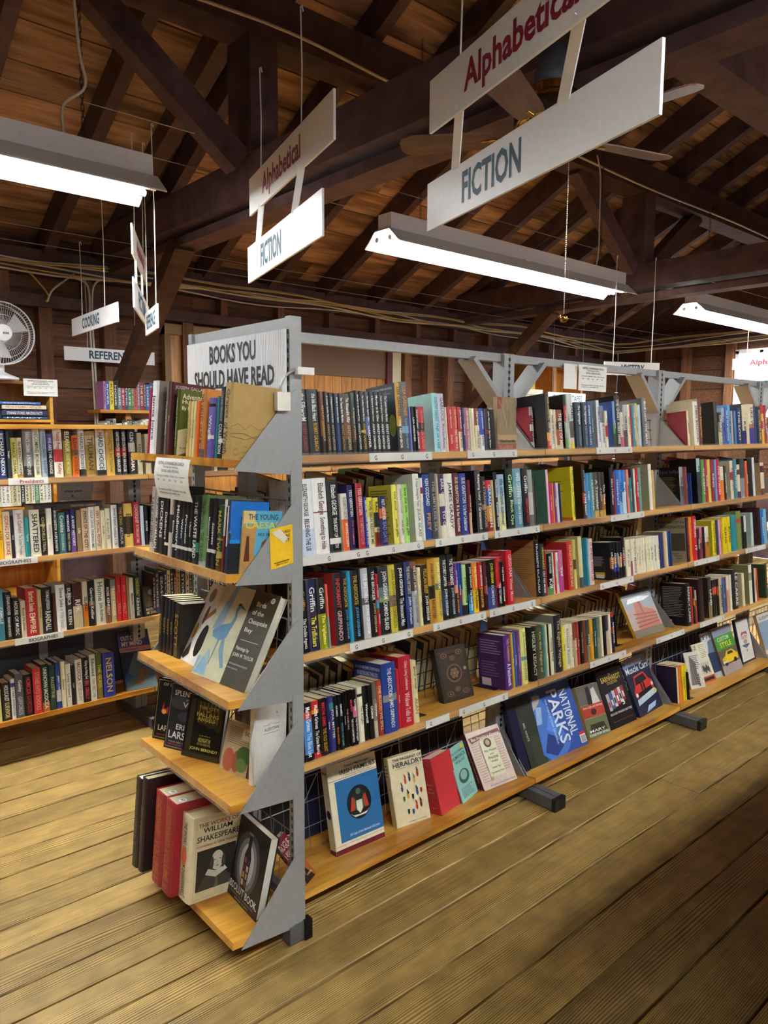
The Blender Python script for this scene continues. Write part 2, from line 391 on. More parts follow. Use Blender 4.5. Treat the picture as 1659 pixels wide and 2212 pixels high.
for x in np.arange(X0+.37, X1, .6):
    for s in (1, -1):
        e = Y1 if s > 0 else Y0
        m = MB().prism([(e, roofz(e)-.13), (YR, roofz(YR)-.13), (YR, roofz(YR)+.06), (e, roofz(e)+.06)] if s < 0 else [(YR, roofz(YR)-.13), (e, roofz(e)-.13), (e, roofz(e)+.06), (YR, roofz(YR)+.06)], 'x', -.036, .036, MB_)
        if s not in rf: rf[s] = m.mesh('rafter')
        o = link('rafter', rf[s], ce); o.location = (x, 0, 0)
# trusses, purlins and braces
YP = 1.75
def truss(x):
    MB().box(x-.09, x+.09, Y0+.02, Y1-.02, 2.70, 2.90, MB_).build('truss_chord', ce)
    MB().box(x-.03, x+.12, Y0+.05, Y1-.05, 2.615, 2.665, MB_).build('truss_tie', ce)
    for yy in (YP, 2*YR-YP):
        zp = roofz(yy)-.36
        MB().box(x-.1, x+.06, yy-.1, yy+.12, 2.9, zp, MB_).build('truss_post', ce)
        MB().beam((x-.12, yy, 2.86), (x-.95, yy, zp+.02), .13, .1, MB_, up=(0, 1, 0)).build('purlin_brace', ce)
        MB().beam((x+.1, yy, 2.86), (x+.95, yy, zp+.02), .13, .1, MB_, up=(0, 1, 0)).build('purlin_brace', ce)
    MB().beam((x, 2.62, 2.63), (x, 3.84, 1.6), .1, .13, grain('brace_wood_%d' % int(x), [(.3, '3c2418'), (.6, '5c3a26'), (.8, '6e4630')], sc=(4, 12, 12), rough=.7), up=(1, 0, 0)).build('knee_brace', ce)
    MB().beam((x, Y1-.1, 2.9), (x, YR, roofz(YR)-.2), .1, .2, MB_).build('truss_rafter', ce)
    MB().beam((x, Y0+.1, 2.9), (x, YR, roofz(YR)-.2), .1, .2, MB_).build('truss_rafter', ce)
for x in (-2.7, 1.0, 4.75): truss(x)
for yy in (YP, 2*YR-YP):
    MB().box(X0, X1, yy-.1, yy+.1, roofz(yy)-.36, roofz(yy)-.14, MB_).build('purlin', ce)
MB().box(X0, X1, -.31, -.14, 2.9, 3.12, MB_).build('tie_beam', ce)
MB().box(X0, X1, -1.5, -1.35, 2.9, 3.12, MB_).build('tie_beam', ce)
# ================================================================ metal racks
def place(o, parent, M):
    o.parent = parent; o.matrix_basis = Matrix.Translation(-Vector(parent.location)) @ M
    return o
TILT = .113
ZS = [1.4234, 1.1226, .8252, .4803, .0626]      # underside of the five shelves
YC, YF, BAY = .29, .0707, 1.231
JX = [.018, 1.2495, 2.4805, 3.7115, 4.9425]     # post lines of the long rack
MAIN = [Fr((0, YF, z+.025), 'X', TILT) for z in ZS]
STRIPS = {0: [(797, 932, 'G', (811, 868, 921)), (1009, 1116, 'G', (1021, 1066, 1108)), (1288, 1365, 'H', (1295, 1328, 1358))],
          1: [(653, 914, 'G', (710, 773, 792, 849, 903)), (940, 1053, 'G', (950, 998, 1043)), (1068, 1165, 'G', (1077, 1119, 1158)), (1319, 1391, 'H', (1326, 1356, 1385))],
          2: [(755, 891, 'G', (769, 827, 882)), (935, 1049, 'G', (946, 994, 1040)), (1057, 1156, 'G', (1066, 1108, 1148)), (1296, 1368, 'H', (1301, 1332, 1362)), (1499, 1553, 'K', (1505, 1527, 1549)), (1610, 1653, 'K', (1617, 1634, 1650))],
          3: [(919, 970, 'G', (930,)), (991, 1096, 'G', (1001, 1045, 1087)), (1274, 1352, 'H', (1282, 1315, 1345)), (1417, 1478, 'H', (1423, 1450, 1473)), (1512, 1564, 'L', (1516, 1539, 1560))]}
def grid(parent, fr, a0, a1, b, h, mat, sp=.05, name='wire_grid', hz=3):
    m = MB()
    for k in range(hz): c = h*(k+1)/hz-.0; m.tube([fr.P(a0, b, c), fr.P(a1, b, c)], .0028 if k == hz-1 else .002, mat, 4)
    for a in np.arange(a0+.02, a1, sp): m.tube([fr.P(a, b+.003, .0), fr.P(a, b+.003, h)], .0016, mat, 4)
    for a in np.arange(a0+.1, a1-.2, .36): m.tube([fr.P(a, b+.012, .02), fr.P(a+.18, b+.012, h)], .0018, mat, 4)
    p = Matrix.Identity(4); o = m.build(name); return place(o, parent, p)
def slots(parent, x0, x1, y0, y1, za, zb, step=.0254, dx=0, dy=0):
    m = MB()
    for z in np.arange(za, zb, step): m.box(x0, x1, y0, y1, z, z+.0125, BLACK)
    place(m.build('slot_row'), parent, Matrix.Identity(4))
def long_rack(name, label, frames, joints, yc, depth, zs, foot_front, grids=True, strips=None, hposts=1.83, braces=True, nfoot=None):
    R = empty(name, (joints[0], yc, 0), label=label, cat='bookshelf')
    I = Matrix.Identity(4)
    for i, x in enumerate(joints):
        for s in ((1,) if i == 0 else (-1, 1)):
            a, b = sorted((x+s*.002, x+s*.032)); m = MB().box(a, b, yc-.03, yc+.03, 0.02, hposts, GREY)
            place(m.build('post'), R, I)
            if i and s < 0: slots(R, x-.006, x+.006, yc-.0312, yc-.03, .15, hposts-.02)
        if i:
            for s in (-1, 1):
                a, b = sorted((x+s*.002, x+s*.034)); f = MB().box(a, b, foot_front, yc+(yc-foot_front), .004, .05, GREYD); fo = place(f.build('foot'), R, I)
                m = MB().box(a-.001, b+.001, foot_front-.012, foot_front+.006, .0, .052, BLACK); m.build('foot_cap', fo)
    for i in range(len(joints)-1):
        xa, xb = joints[i]+.034, joints[i+1]-.034
        if braces:
            place(MB().box(xa, xb, yc-.015, yc+.015, hposts-.032, hposts, GREY).build('top_rail'), R, I)
            for (xp, s) in ((joints[i+1]-.034, -1), (joints[i]+.034, 1)):
                if i == 0 and s > 0: continue
                p, q = (xp+s*.19, yc, hposts-.03), (xp, yc, hposts-.21)
                place(MB().beam(p, q, .02, .085, GREY, up=(0, 1, 0)).build('corner_brace'), R, I)
        for k, fr in enumerate(frames):
            ax, bx = joints[i]+.003, joints[i+1]-.003
            sh = place(MB().box(ax-fr.o[0], bx-fr.o[0], 0, depth, -.022, 0, MS).build('shelf'), R, fr.M(0, 0))
            if k < len(zs)-1 or k < 4 and strips:
                h = MB().box(ax-fr.o[0], bx-fr.o[0], -.006, -.0045, -.027, .006, CLEAR); o = h.build('label_holder', sh)
            if strips and k in strips:
                for (u0, u1, ch, us) in strips[k]:
                    a0, a1 = fr.a_of(u0, -.002), fr.a_of(u1, -.002)
                    if not (ax < a0+.05 < bx): continue
                    a1 = min(a1, bx-fr.o[0]); MB().box(a0, a1, -.0035, -.0008, -.026, .001, STRIP).build('label_strip', sh)
                    t = MB(); lm = plain('141414', .6) if ch == 'G' else plain('a82028', .6)
                    for u in us: a = fr.a_of(u, -.002); t.text(ch, lm, (a-.006, -.0042, -.021), (1, 0, 0), (0, 0, 1), .0105, .0145)
                    t.build('strip_lettering', sh)
            # sheet brackets and the wire back-stop
            for xx in (ax+.003, bx-.005):
                if i == 0 and xx < .1 and braces: continue
                h = .2 if k < 4 else .24
                m = MB().prism([(.03, -.024), (depth, -.03), (depth, h), (depth-.012, h)], 'x', 0, .002, GREY)
                place(m.build('shelf_bracket'), R, fr.M(xx, 0))
            if grids: grid(R, fr, ax+.02, bx-.02, depth-.006, .15 if k < 4 else .26, WIRE if k == 4 else DWIRE)
            # the far side of the rack has its own shelves
            bk = MB().box(0, bx-ax, 0, depth-.01, -.022, 0, MS).build('shelf')
            place(bk, R, Matrix.Translation((ax, yc+.012, fr.o[2]-.024)) @ Matrix.Rotation(TILT, 4, 'X'))
    return R
RK = long_rack('fiction_rack', 'long grey metal fiction rack with five oak shelves and wire back stops', MAIN, JX, YC, .215, ZS, -.045, strips=STRIPS)
# rack with biographies behind it
ZS2 = [1.27, .916, .551, .183]; JX2 = [-.75, .382, 1.514, 2.646, 3.778]; YF2 = 1.805; YC2 = 2.01
BIO = [Fr((0, YF2, z+.025), 'X', .06) for z in ZS2]
RK2 = long_rack('biography_rack', 'grey metal rack of biographies with an oak top behind the end display', BIO, JX2, YC2, .2, ZS2, 1.77, grids=False, hposts=1.5, braces=False)
m = MB().box(-.75, .381, YF2-.01, YC2+.2, 1.515, 1.535, MS); place(m.build('top_board'), RK2, Matrix.Identity(4))
m = MB().box(.384, 3.77, YF2-.01, YC2+.2, 1.515, 1.535, MS); place(m.build('top_board'), RK2, Matrix.Identity(4))
place(MB().box(-.74, .375, YC2-.002, YC2+.002, 1.30, 1.51, plain('d8dcd8', .5)).build('back_sheet'), RK2, Matrix.Identity(4))
place(MB().box(-.74, .375, YC2+.03, YC2+.034, .2, .56, plain('3a3a42', .6)).box(-.1, -.06, YC2+.02, YC2+.03, .2, .56, GREY).box(.12, .16, YC2+.02, YC2+.03, .2, .56, GREY).build('back_sheet'), RK2, Matrix.Identity(4))
for (k, u0, u1, s, lab) in ((0, 17, 103, 'PresIdents', 'a02830'), (1, -40, 80, 'BIOGRAPHIES', '3a3a3a'), (2, 31, 136, 'BIOGRAPHIES', '3a3a3a')):
    fr = BIO[k]; a0, a1 = fr.a_of(u0, -.002), fr.a_of(u1, -.002); M = fr.M(0, 0)
    place(MB().box(a0, a1, -.0095, -.0065, -.026, .004, STRIP).build('rack_label'), RK2, M)
    place(MB().text(s, plain(lab, .6), (a0+(a1-a0)*.28, -.0105, -.02), (1, 0, 0), (0, 0, 1), (a1-a0)*.6, .016).build('rack_lettering'), RK2, M)
# rack on the camera's side of the aisle, out of the picture: its shadow falls across the floor
JX0 = [-.2, 1.03, 2.26, 3.49, 4.72]; Z0 = [1.1226, .8252, .4803, .0626]
FR0 = [Fr((0, -1.97, z+.025), 'X', TILT) for z in Z0]
RK0 = long_rack('aisle_rack', 'lower grey metal rack with oak shelves on the near side of the aisle', FR0, JX0, -1.755, .2, Z0, -2.0, grids=False, hposts=1.55, braces=False)
place(MB().box(-.2, 4.72, -1.975, -1.535, 1.53, 1.55, MS).build('top_board'), RK0, Matrix.Identity(4))
place(MB().box(-.19, 4.71, -1.757, -1.753, .1, 1.53, GREYD).build('back_sheet'), RK0, Matrix.Identity(4))
# ---------------------------------------------------------------- end display of the fiction rack
ES = [1.4257, 1.1213, .7761, .4809, .0787]; DE, WE = .2063, .5901
ENDF = [Fr((-DE, 0, z+.022), 'Y', .09) for z in ES]
EC = empty('end_display_rack', (0, .3, 0), label='narrow end display rack with five oak shelves and grey triangular brackets', cat='bookshelf')
I4 = Matrix.Identity(4)
for y0 in (0, WE-.022):
    p = place(MB().box(0, .038, y0, y0+.022, .02, 1.83, GREY).build('post'), EC, I4)
slots(EC, -.0006, .0002, .006, .012, .08, 1.8, .0254)
slots(EC, -.0006, .0002, WE-.016, WE-.01, .08, 1.8, .0254)
place(MB().box(.008, .03, .022, WE-.022, 1.796, 1.828, GREY).build('top_rail'), EC, I4)
place(MB().box(.008, .03, .022, WE-.022, .10, .13, GREYD).build('base_rail'), EC, I4)
for y0 in (-.006, WE-.05):
    f = place(MB().box(-.02, .05, y0, y0+.05, .004, .06, GREYD).build('foot'), EC, I4)
place(MB().box(.03, .056, -.012, .012, .0, .062, BLACK).build('foot_cap'), EC, I4)
for k, fr in enumerate(ENDF):
    M = fr.M(0, 0)
    sh = place(MB().box(-WE+.004, .0, 0, .205, -.022, 0, MSY).build('shelf'), EC, M)
    if k in (1, 2, 3):
        MB().box(-WE+.004, .0, -.004, -.0025, -.026, .004, CLEAR).box(-WE+.004, 0, -.004, .012, -.026, -.0245, CLEAR).build('label_holder', sh)
    for a in (.0, -WE+.001):
        place(MB().prism([(.028, -.03), (.206, -.03), (.206, .205), (.19, .19)], 'x', a, a+.0025, GREY).build('side_bracket'), EC, M)
    if k: grid(EC, fr, -WE+.03, -.1 if k == 3 else -.03, .2, .2 if k < 4 else .25, WIRE, sp=.045)
sg = empty('header_sign', (-.004, .3, 1.43), label='white ribbed sign reading BOOKS YOU SHOULD HAVE READ on the end display', cat='sign')
MB().box(-.004, 0, -.29, .285, 0, .365, WHITE).build('sign_board', sg)
m = MB(); tm = plain('17171a', .5)
for y in np.arange(-.285, .284, .0085): m.box(-.0046, -.004, y, y+.003, .0, .365, plain('dcdce2', .4, 0, .02))
m.build('sign_ribs', sg)
m = MB(); m.text('BOOKS YOU', tm, (-.0052, .133, .292), (0, -1, 0), (0, 0, 1), .272, .057, bold=.03); m.build('sign_lettering', sg); m = MB(); m.text('SHOULD HAVE READ', tm, (-.0052, .236, .217), (0, -1, 0), (0, 0, 1), .472, .057, bold=.03)
m.build('sign_lettering', sg)
# ================================================================ books
def cover_mesh(w, d, h, bands, side, hard, name='cover'):
    """spine with printed bands and two boards; x width, y depth, z height"""
    t = .0024 if hard else .0007; m = MB(); e = .0016 if hard else .0004
    out = [(w, d), (w, .003), (w*.8, -e*.6), (w*.5, -e), (w*.2, -e*.6), (0, .003), (0, d)]
    inn = [(t, d), (t, .005), (w-t, .005), (w-t, d)]
    zs = sorted({0., h, *[h*(1-f) for f, _ in bands if 0 < f < 1]})
    for z0, z1 in zip(zs, zs[1:]):
        fm = 1-(z0+z1)/2/h; c = [b for f, b in bands if f <= fm+1e-6][-1]
        for j in range(6):
            (xa, ya), (xb, yb) = out[j], out[j+1]
            mm = side if j in (0, 5) else plain(c, .3 if not hard else .38, 0, .05)
            m.face([(xb, yb, z0), (xa, ya, z0), (xa, ya, z1), (xb, yb, z1)], mm)
    for j in range(3):
        (xa, ya), (xb, yb) = inn[j], inn[j+1]; m.face([(xb, yb, 0), (xa, ya, 0), (xa, ya, h), (xb, yb, h)], side)
    for z, s in ((0, -1), (h, 1)):
        for q in ([(0, d), (0, .003), (t, .005), (t, d)], [(w-t, d), (w-t, .005), (w, .003), (w, d)], [(0, .003), (w*.2, -e*.6), (w*.5, -e), (w*.8, -e*.6), (w, .003), (w-t, .005), (t, .005)]):
            p = [(x, y, z) for x, y in q]; m.face(p if s > 0 else p[::-1], side)
    for x0, x1 in ((0, t), (w-t, w)): m.face([(x0, d, 0), (x0, d, h), (x1, d, h), (x1, d, 0)], side)
    return m
def pages_mesh(w, d, h, hard, white=False):
    t = .0026 if hard else .0008; g = .003 if hard else .0003
    return MB().box(t, w-t, .0045, d-(.004 if hard else .0006), g, h-g, MPW if white else MPG)
def spine_book(fr, a, w, h, bands, side=None, titles=(), hard=True, d=None, inset=.012, lean=0, where='', idx=0, group=None, rng=random, label=None):
    d = d or h*(.64 if hard else .6); d = min(d, .185)
    R = empty('hardcover_book' if hard else 'paperback_book'); R.matrix_world = fr.M(a, inset) @ Matrix.Rotation(lean, 4, 'Y')
    sm = plain(side or bands[0][1], .35, 0, .05)
    cover_mesh(w, d, h, bands, sm, hard).build('cover', R)
    pages_mesh(w, d, h, hard, rng.random() < .35).build('pages', R)
    tcol = None
    if titles:
        n = len(titles); z1 = h*.95; L = h*.9/n
        for i, (s, c) in enumerate(titles):
            tcol = tcol or c
            asp = glyphs(s)[2]; hh = min(w*.52, L*.9/asp*2.1); ww = min(L*.92, hh*asp*1.15)
            MB().text(s, plain(c, .45, 0, .02), (w/2-hh/2, -.0026, z1-i*L-(L-ww)/2), (0, 0, -1), (1, 0, 0), ww, hh).build('spine_title', R)
    main = max(((bands[i+1][0] if i+1 < len(bands) else 1)-f, c) for i, (f, c) in enumerate(bands))[1]
    desc = ('tall ' if h > .245 else 'small ' if h < .175 else '')+cname(main)+(' hardcover' if hard else ' paperback')
    if tcol: desc += ', %s lettering' % cname(tcol)
    tag(R, label or '%s, %s from left on %s' % (desc, ordinal(idx), where), 'book', group or 'books on '+where)
    return R
def parse_bands(s):
    p = s.split(':'); out = [(0., p[0])]
    for i in range(1, len(p)-1, 2): out.append((float(p[i]), p[i+1]))
    return out
RECS = []
def shelf_row(fr, org, sc, where, text, start=0, seed=1, ins=None, depth=None, base=None, amax=None, amin=None):
    """one book per line: left right top(in crop units) bands[/side] titles"""
    rng = random.Random(seed); i = start; last = -9
    for ln in text.strip().split('\n'):
        q = ln.strip().split(None, 4)
        u0, u1, vt = float(q[0])/sc+org[0], float(q[1])/sc+org[0], float(q[2])/sc+org[1]
        spec = q[3]; flag = ''
        if spec[0] in '!^': flag = spec[0]; spec = spec[1:]
        bs = spec.split('/'); bands = parse_bands(bs[0]); side = bs[1] if len(bs) > 1 else None
        inset = ins if ins is not None else .012+rng.uniform(-.003, .004)
        if base:
            (ba, va), (bb, vb) = base; uc = float(q[0])
            vv = (va+(vb-va)*(uc-ba)/(bb-ba))/sc+org[1]; inset = fr.ab(u0, vv)[1]
        a0, a1 = fr.a_of(u0, inset), fr.a_of(u1, inset)
        if amin is not None:
            while fr.a_of(u0, inset) < amin and inset < .1: inset += .004
            a0, a1 = fr.a_of(u0, inset), fr.a_of(u1, inset)
        if amax is not None and a1 > amax: a0 -= a1-amax; a1 = amax
        if a0 > a1: a0, a1 = a1, a0
        a0 = max(a0, last+.0006); w = max(a1-a0-.0006, .006); last = a0+w
        h = fr.c_of(vt, (a0+a1)/2, inset); h = min(max(h, .1), .31)
        hard = h > .212 if flag == '' else flag == '!'
        ts = []
        if len(q) > 4:
            for seg in q[4].split('|'):
                s, _, c = seg.partition('#'); ts.append((s.strip(), c or ('f2f0ea' if sum(lin(bands[0][1])) < 1.0 else '222')))
        rb = spine_book(fr, a0, w, h, bands, side, ts, hard, inset=inset, where=where, idx=i, rng=rng, d=depth)
        RECS.append((rb, w, depth or min(h*(.64 if hard else .6), .185), h))
        i += 1
    return i
def panel_art(m, ops, w, h, P):
    """flat print: ops in cover units; P(x,y,layer) -> point"""
    for k, op in enumerate(ops):
        z = (k+1)*.00012; t = op[0]
        if t == 'r':
            _, x0, y0, x1, y1, c = op; m.face([P(x0, y0, z), P(x1, y0, z), P(x1, y1, z), P(x0, y1, z)], plain(c, .35, 0, .05))
        elif t == 'e':
            _, cx, cy, rx, ry, c = op; m.face([P(cx+rx*math.cos(2*PI*j/24), cy+ry*math.sin(2*PI*j/24), z) for j in range(24)], plain(c, .35, 0, .05))
        elif t == 'p': m.face([P(x, y, z) for x, y in op[1]], plain(op[2], .35, 0, .08))
        elif t == 't':
            _, x0, y0, x1, y1, s, c = op
            V, Fc, asp = glyphs(s); i = len(m.v); mi = m.mi(plain(c, .45, 0, .02))
            for (a, b) in V: m.v.append(tuple(map(float, P(x0+(x1-x0)*a, y0+(y1-y0)*b, z))))
            for f in Fc: m.f.append(tuple(i+j for j in f)); m.m.append(mi)
        elif t == 'v':   # lettering running down
            _, x0, y0, x1, y1, s, c = op
            V, Fc, asp = glyphs(s); i = len(m.v); mi = m.mi(plain(c, .45, 0, .02))
            for (a, b) in V: m.v.append(tuple(map(float, P(x0+(x1-x0)*b, y1-(y1-y0)*a, z))))
            for f in Fc: m.f.append(tuple(i+j for j in f)); m.m.append(mi)
def lines(x0, y0, x1, y1, n, c, rnd=0):
    """small print as thin bars"""
    r = random.Random(n*7+rnd); o = []
    for k in range(n):
        y = y1-(y1-y0)*(k+.5)/n; o.append(('r', x0, y, x0+(x1-x0)*r.uniform(.7, 1), y+(y1-y0)/n*.38, c))
    return o
def face_book(fr, p0, p1, tl, thick, base, art, label, spine=None, hard=True, group=None, page=True, spine_art=None, height=None, lean=None, roll=0, wmax=None):
    """book standing face out; p0,p1 where its lower corners touch the shelf, tl where its top left corner is seen"""
    a0, b0 = fr.ab(*p0); a1, b1 = fr.ab(*p1)
    w = math.hypot(a1-a0, b1-b0); ang = math.atan2(b1-b0, a1-a0)
    if wmax: w = min(w, wmax)
    T = fr.M(a0, b0, .0008) @ Matrix.Rotation(ang, 4, 'Z')
    if tl:
        e = np.array(T.col[0][:3]); q = onplane(tl[0], tl[1], np.array(T.translation), e)-np.array(T.translation)
        up = q@np.array(T.col[2][:3]); bk = q@np.array(T.col[1][:3])
        lean = min(max(math.atan2(bk, up), -.08), .62); height = min(max(math.hypot(up, bk), .12), .4)
    M = T @ Matrix.Rotation(-lean, 4, 'X') @ Matrix.Rotation(roll, 4, 'Y'); h = height
    R = empty('display_book'); R.matrix_world = M
    t = .0024 if hard else .0007; cm = plain(base, .3, 0, .05); sp = plain(spine or base, .33, 0, .05); t2 = thick
    c = MB().box(0, w, 0, t, 0, h, cm).box(0, w, t2-t, t2, 0, h, cm)
    c.box(-.0005, t, 0, t2, 0, h, sp); c.build('cover', R)
    if page: MB().box(t, w-(.004 if hard else .0006), t, t2-t, .003 if hard else 0, h-(.003 if hard else 0), MPW).build('pages', R)
    m = MB(); panel_art(m, art, w, h, lambda x, y, z: (x*w, -z-.0002, y*h))
    if spine_art: panel_art(m, spine_art, t2, h, lambda x, y, z: (-z-.0008, t2*(1-x), y*h))
    if m.f: m.build('cover_print', R)
    return tag(R, label, 'book', group)
def side_art(rec, ops, left=True):
    """print on the visible board of a spine-out book"""
    R, w, d, h = rec; m = MB()
    if left: P = lambda x, y, z: (-z-.0002, d*(1-x), y*h)
    else: P = lambda x, y, z: (w+z+.0002, d*x, y*h)
    panel_art(m, ops, d, h, P); m.build('cover_print', R)
def bookend(fr, u, v, label, s=1):
    a, b = fr.ab(u, v); R = empty('bookend', label=label, cat='bookend', group='black metal bookends'); R.matrix_world = fr.M(a, b)
    MB().box(0, .002, 0, .12, 0, .15, BLACK).build('upright_plate', R)
    MB().box(-.045 if s < 0 else 0, 0 if s < 0 else .05, .0, .12, .0003, .0016, BLACK).build('base_plate', R)
    return R
# ================================================================ fiction rack, spine-out rows
w1 = 'top fiction shelf, near bay'
n = shelf_row(MAIN[0], (630, 800), 4.484, w1, '''
88 186 180 2b2b2d/222 the SilkworM|ROBERT GALBRAITH#a03838
190 300 183 262628 the Ink Black Heart|ROBERT GALBRAITH#d0a030
302 348 205 ^6b4030:.45:8a5a34:.7:2a2422 ASHLEY GARDNER#c89860
350 395 205 ^2c2c2e A Covent Garden Mystery|ASHLEY GARDNER#b08850
396 440 215 ^262628 A Disappearance in Drury Lane|ASHLEY GARDNER#a8a4a0
441 490 222 ^2c3450 Murder in Grosvenor Square|ASHLEY GARDNER#4860a8
491 536 222 ^232325 The Thames River Murders|ASHLEY GARDNER#b08040
537 600 225 ^4a3024:.3:7a4c28:.75:1a1614 The Alexandria Affair|ASHLEY GARDNER#c8b088
602 648 215 ^2a3a30:.6:5a3c20:.8:1a1a1a A Soupcon of Poison#c8c0a0
650 690 195 ^2a2a2c Murder in the Eternal City|ASHLEY GARDNER#d0ccc4
691 740 200 ^262626:.62:d0b848:.66:262626 The Sudbury School Murders|ASHLEY GARDNER#c8a840
741 785 205 ^2c3040:.4:5a6ea0:.7:24242a The Hanover Square Affair|GARDNER
786 830 205 ^2c2c2c A Mystery in Carlton House|ASHLEY GARDNER
831 875 205 ^262626 Murder in St Giles|ASHLEY GARDNER
876 916 208 ^242426 Death at Brighton Pavilion|ASHLEY GARDNER
917 965 210 ^1c1c1e The Custom House Murders|ASHLEY GARDNER
1043 1090 118 cc9a33:.62:2a2a2e/3a4048 LISA GARDNER#1a1610|THE NEIGHBOR
1091 1158 112 56585c:.62:7aa0b8:.72:44464a LISA GARDNER#d88830|Love you more#6aa8d0
1160 1180 355 ^7a86c8
1182 1214 350 ^141414 LISA GARDNER
1216 1245 350 ^26262a THE NEXT ACCIDENT|LISA GARDNER
1247 1310 350 ^c1272d:.35:2a1414:.55:c1272d THE SURVIVORS CLUB#d89080|LISA GARDNER#d89080
1395 1450 220 a9dbe3/8fb5b0 DOROTHY GARLOCK#2a7a96|High on a Hill#2a7a96
1452 1508 225 d8cfe0 GARLOCK#6a6478|More than Memory#6a6478
1510 1528 355 ^e6d9b8 Julie Garwood#a83838
''', seed=11)
n = shelf_row(MAIN[0], (880, 800), 4.484, w1, '''
418 455 350 ^c63038 Julie Garwood#f0e0c0|Sizzle#f0e0c0
457 504 350 ^d1483f JULIE GARWOOD#f0c890|FIRE AND ICE#f0e0d0
506 549 355 ^c33a3a:.55:e8dcc0 Julie Garwood|The Bride#8a4a3a
551 575 360 ^2a3a70 Garwood
577 618 362 ^b87080 Julie Garwood|The Wedding
622 638 366 ^e6dcc0
640 672 368 ^efe6c4 Julie Garwood#b09848
675 718 368 ^8a4030:.4:e8dfc4 Garwood|The Secret#8a4a3a
720 758 368 ^3355c0:.62:efeee6 JULIE GARWOOD|Castles#3a4a8a
760 783 370 ^4a3a60
785 820 370 ^0d0d0e:.5:8a2020:.6:0d0d0e Julie Garwood|Saving Grace
822 868 380 ^101012
''', start=n, seed=12)
w2 = 'top fiction shelf, middle bay'
n = shelf_row(MAIN[0], (880, 800), 4.484, w2, '''
1206 1240 352 ^b8a8a0:.2:8e1f2c:.4:e8e0d8:.55:8e1f2c:.8:e0d8d0/8e1f2c LITTLE EARTHQUAKES#fff
1256 1310 295 2e3f96 JAMES W HALL#d0d8f0|BODY LANGUAGE#e0b030
1312 1342 262 121214 Silent Melody
''', seed=15, amin=JX[1]+.012)
n = shelf_row(MAIN[0], (1080, 820), 4.608, w2, '''
484 520 135 16120e:.5:2a1408:.7:e89820:.85:c84020/120e10 RACHEL HOWZELL HALL#c8a848|LAND OF SHADOWS
522 549 295 ^e8e0c8 TRAIL OF SECRETS#6a3a20
551 578 298 ^ded2b4 TIM GREEN#a03030
580 640 300 ^8a4428:.3:1c1614:.5:b05830:.9:c8c0b0 THE BEST OF ME
662 686 150 20241c:.2:c02838:.5:9aa890:.8:68a048/0f0f0f CITY OF BONES
688 710 140 c8cfc8 HAMILTON#3a4a3a
712 752 140 d8d8d4:.5:6a5a50:.8:e8c8b8:.9:e8d020 FAMILY TREE#444
775 830 225 2f3b48 The Nightingale|KRISTIN HANNAH#8aa0b0
835 889 225 2f3b48 The Nightingale|KRISTIN HANNAH#8aa0b0
891 920 225 ^3a4a8a:.5:2e4a70 STRIKE OUT|WHERE IT HURTS
922 944 228 ^2e5f7d Thomas Hardy
985 1014 205 e8e8ea/a8a8ac FAMILY HARRISON#4a5a7a
1016 1055 260 ^7a7a90:.4:e8e6e8 JOANNE HARRIS#444
1060 1089 310 ^efe6c8:.4:c03030:.7:efe6c8 The Memory Box#c03030
1145 1165 215 6a9ad8:.5:5a9a3a:.7:2a3a20/3a5fae JOANNE#fff
1167 1214 160 0f0f11 THE GHOST|ROBERT HARRIS
1216 1244 325 ^e8d8c0:.7:d05870 A Visit#6a3a3a
1246 1284 250 b8b8b8:.6:5a4a40 VIRGINS#333
1286 1315 250 ^efe0c0 HARTLEY#8a6a40
1318 1332 250 ^a03040
1335 1360 255 ^3a98b8 THE GO BETWEEN
1362 1389 235 d8c07a HATCHET#5a4a28
1391 1419 250 b8ccdc
1440 1480 185 707074/77777a BLUE LIGHT|THE MAN
''', start=n, seed=13)
w3 = 'top fiction shelf, far bay'
shelf_row(MAIN[0], (1380, 820), 5.946, w3, '''
640 665 400 ^e6d8b0/8a1f25 ISLAND#8a2a20
715 782 280 efe8d8/d8cdb0 JAMES BALDWIN#2a2a2a
785 830 242 6b1f2a/c8bfa4 The Historian#e0b840
990 1030 285 141412:.25:141412/0c0c0c
1036 1084 420 ^2a2020:.3:8a7a60:.6:c8b880 GREAT LIES
1086 1124 360 ^9aa8c8:.4:4a6aa8 PILLARS
1126 1163 350 ^3a5aa8 ISLE OF DOGS
1165 1197 320 5aa0cc/5a9acc THE SEA
1200 1222 400 ^c8b8a8
1224 1242 400 ^333a60
1244 1268 400 ^4a86b8
1270 1322 360 25306a THE LOST
1325 1344 310 161616/3a3a40
1346 1398 480 ^e8dcc0:.5:2a2f8a KIND#222
1435 1498 315 e8dcbc:.5:c88848:.6:2a2f9a/e4d8b8 LIKE WATER#6a4a2a
1500 1528 340 ^2a3a78
1530 1590 350 ^2c2c30 BROTHERS IN ARMS#c8c0a0
1594 1624 340 ^c33030:.2:e8b830:.4:c33030:.6:e8b830 KEYES
1626 1659 330 ^a83040 RED SKY
''', seed=14, amin=JX[2]+.012)
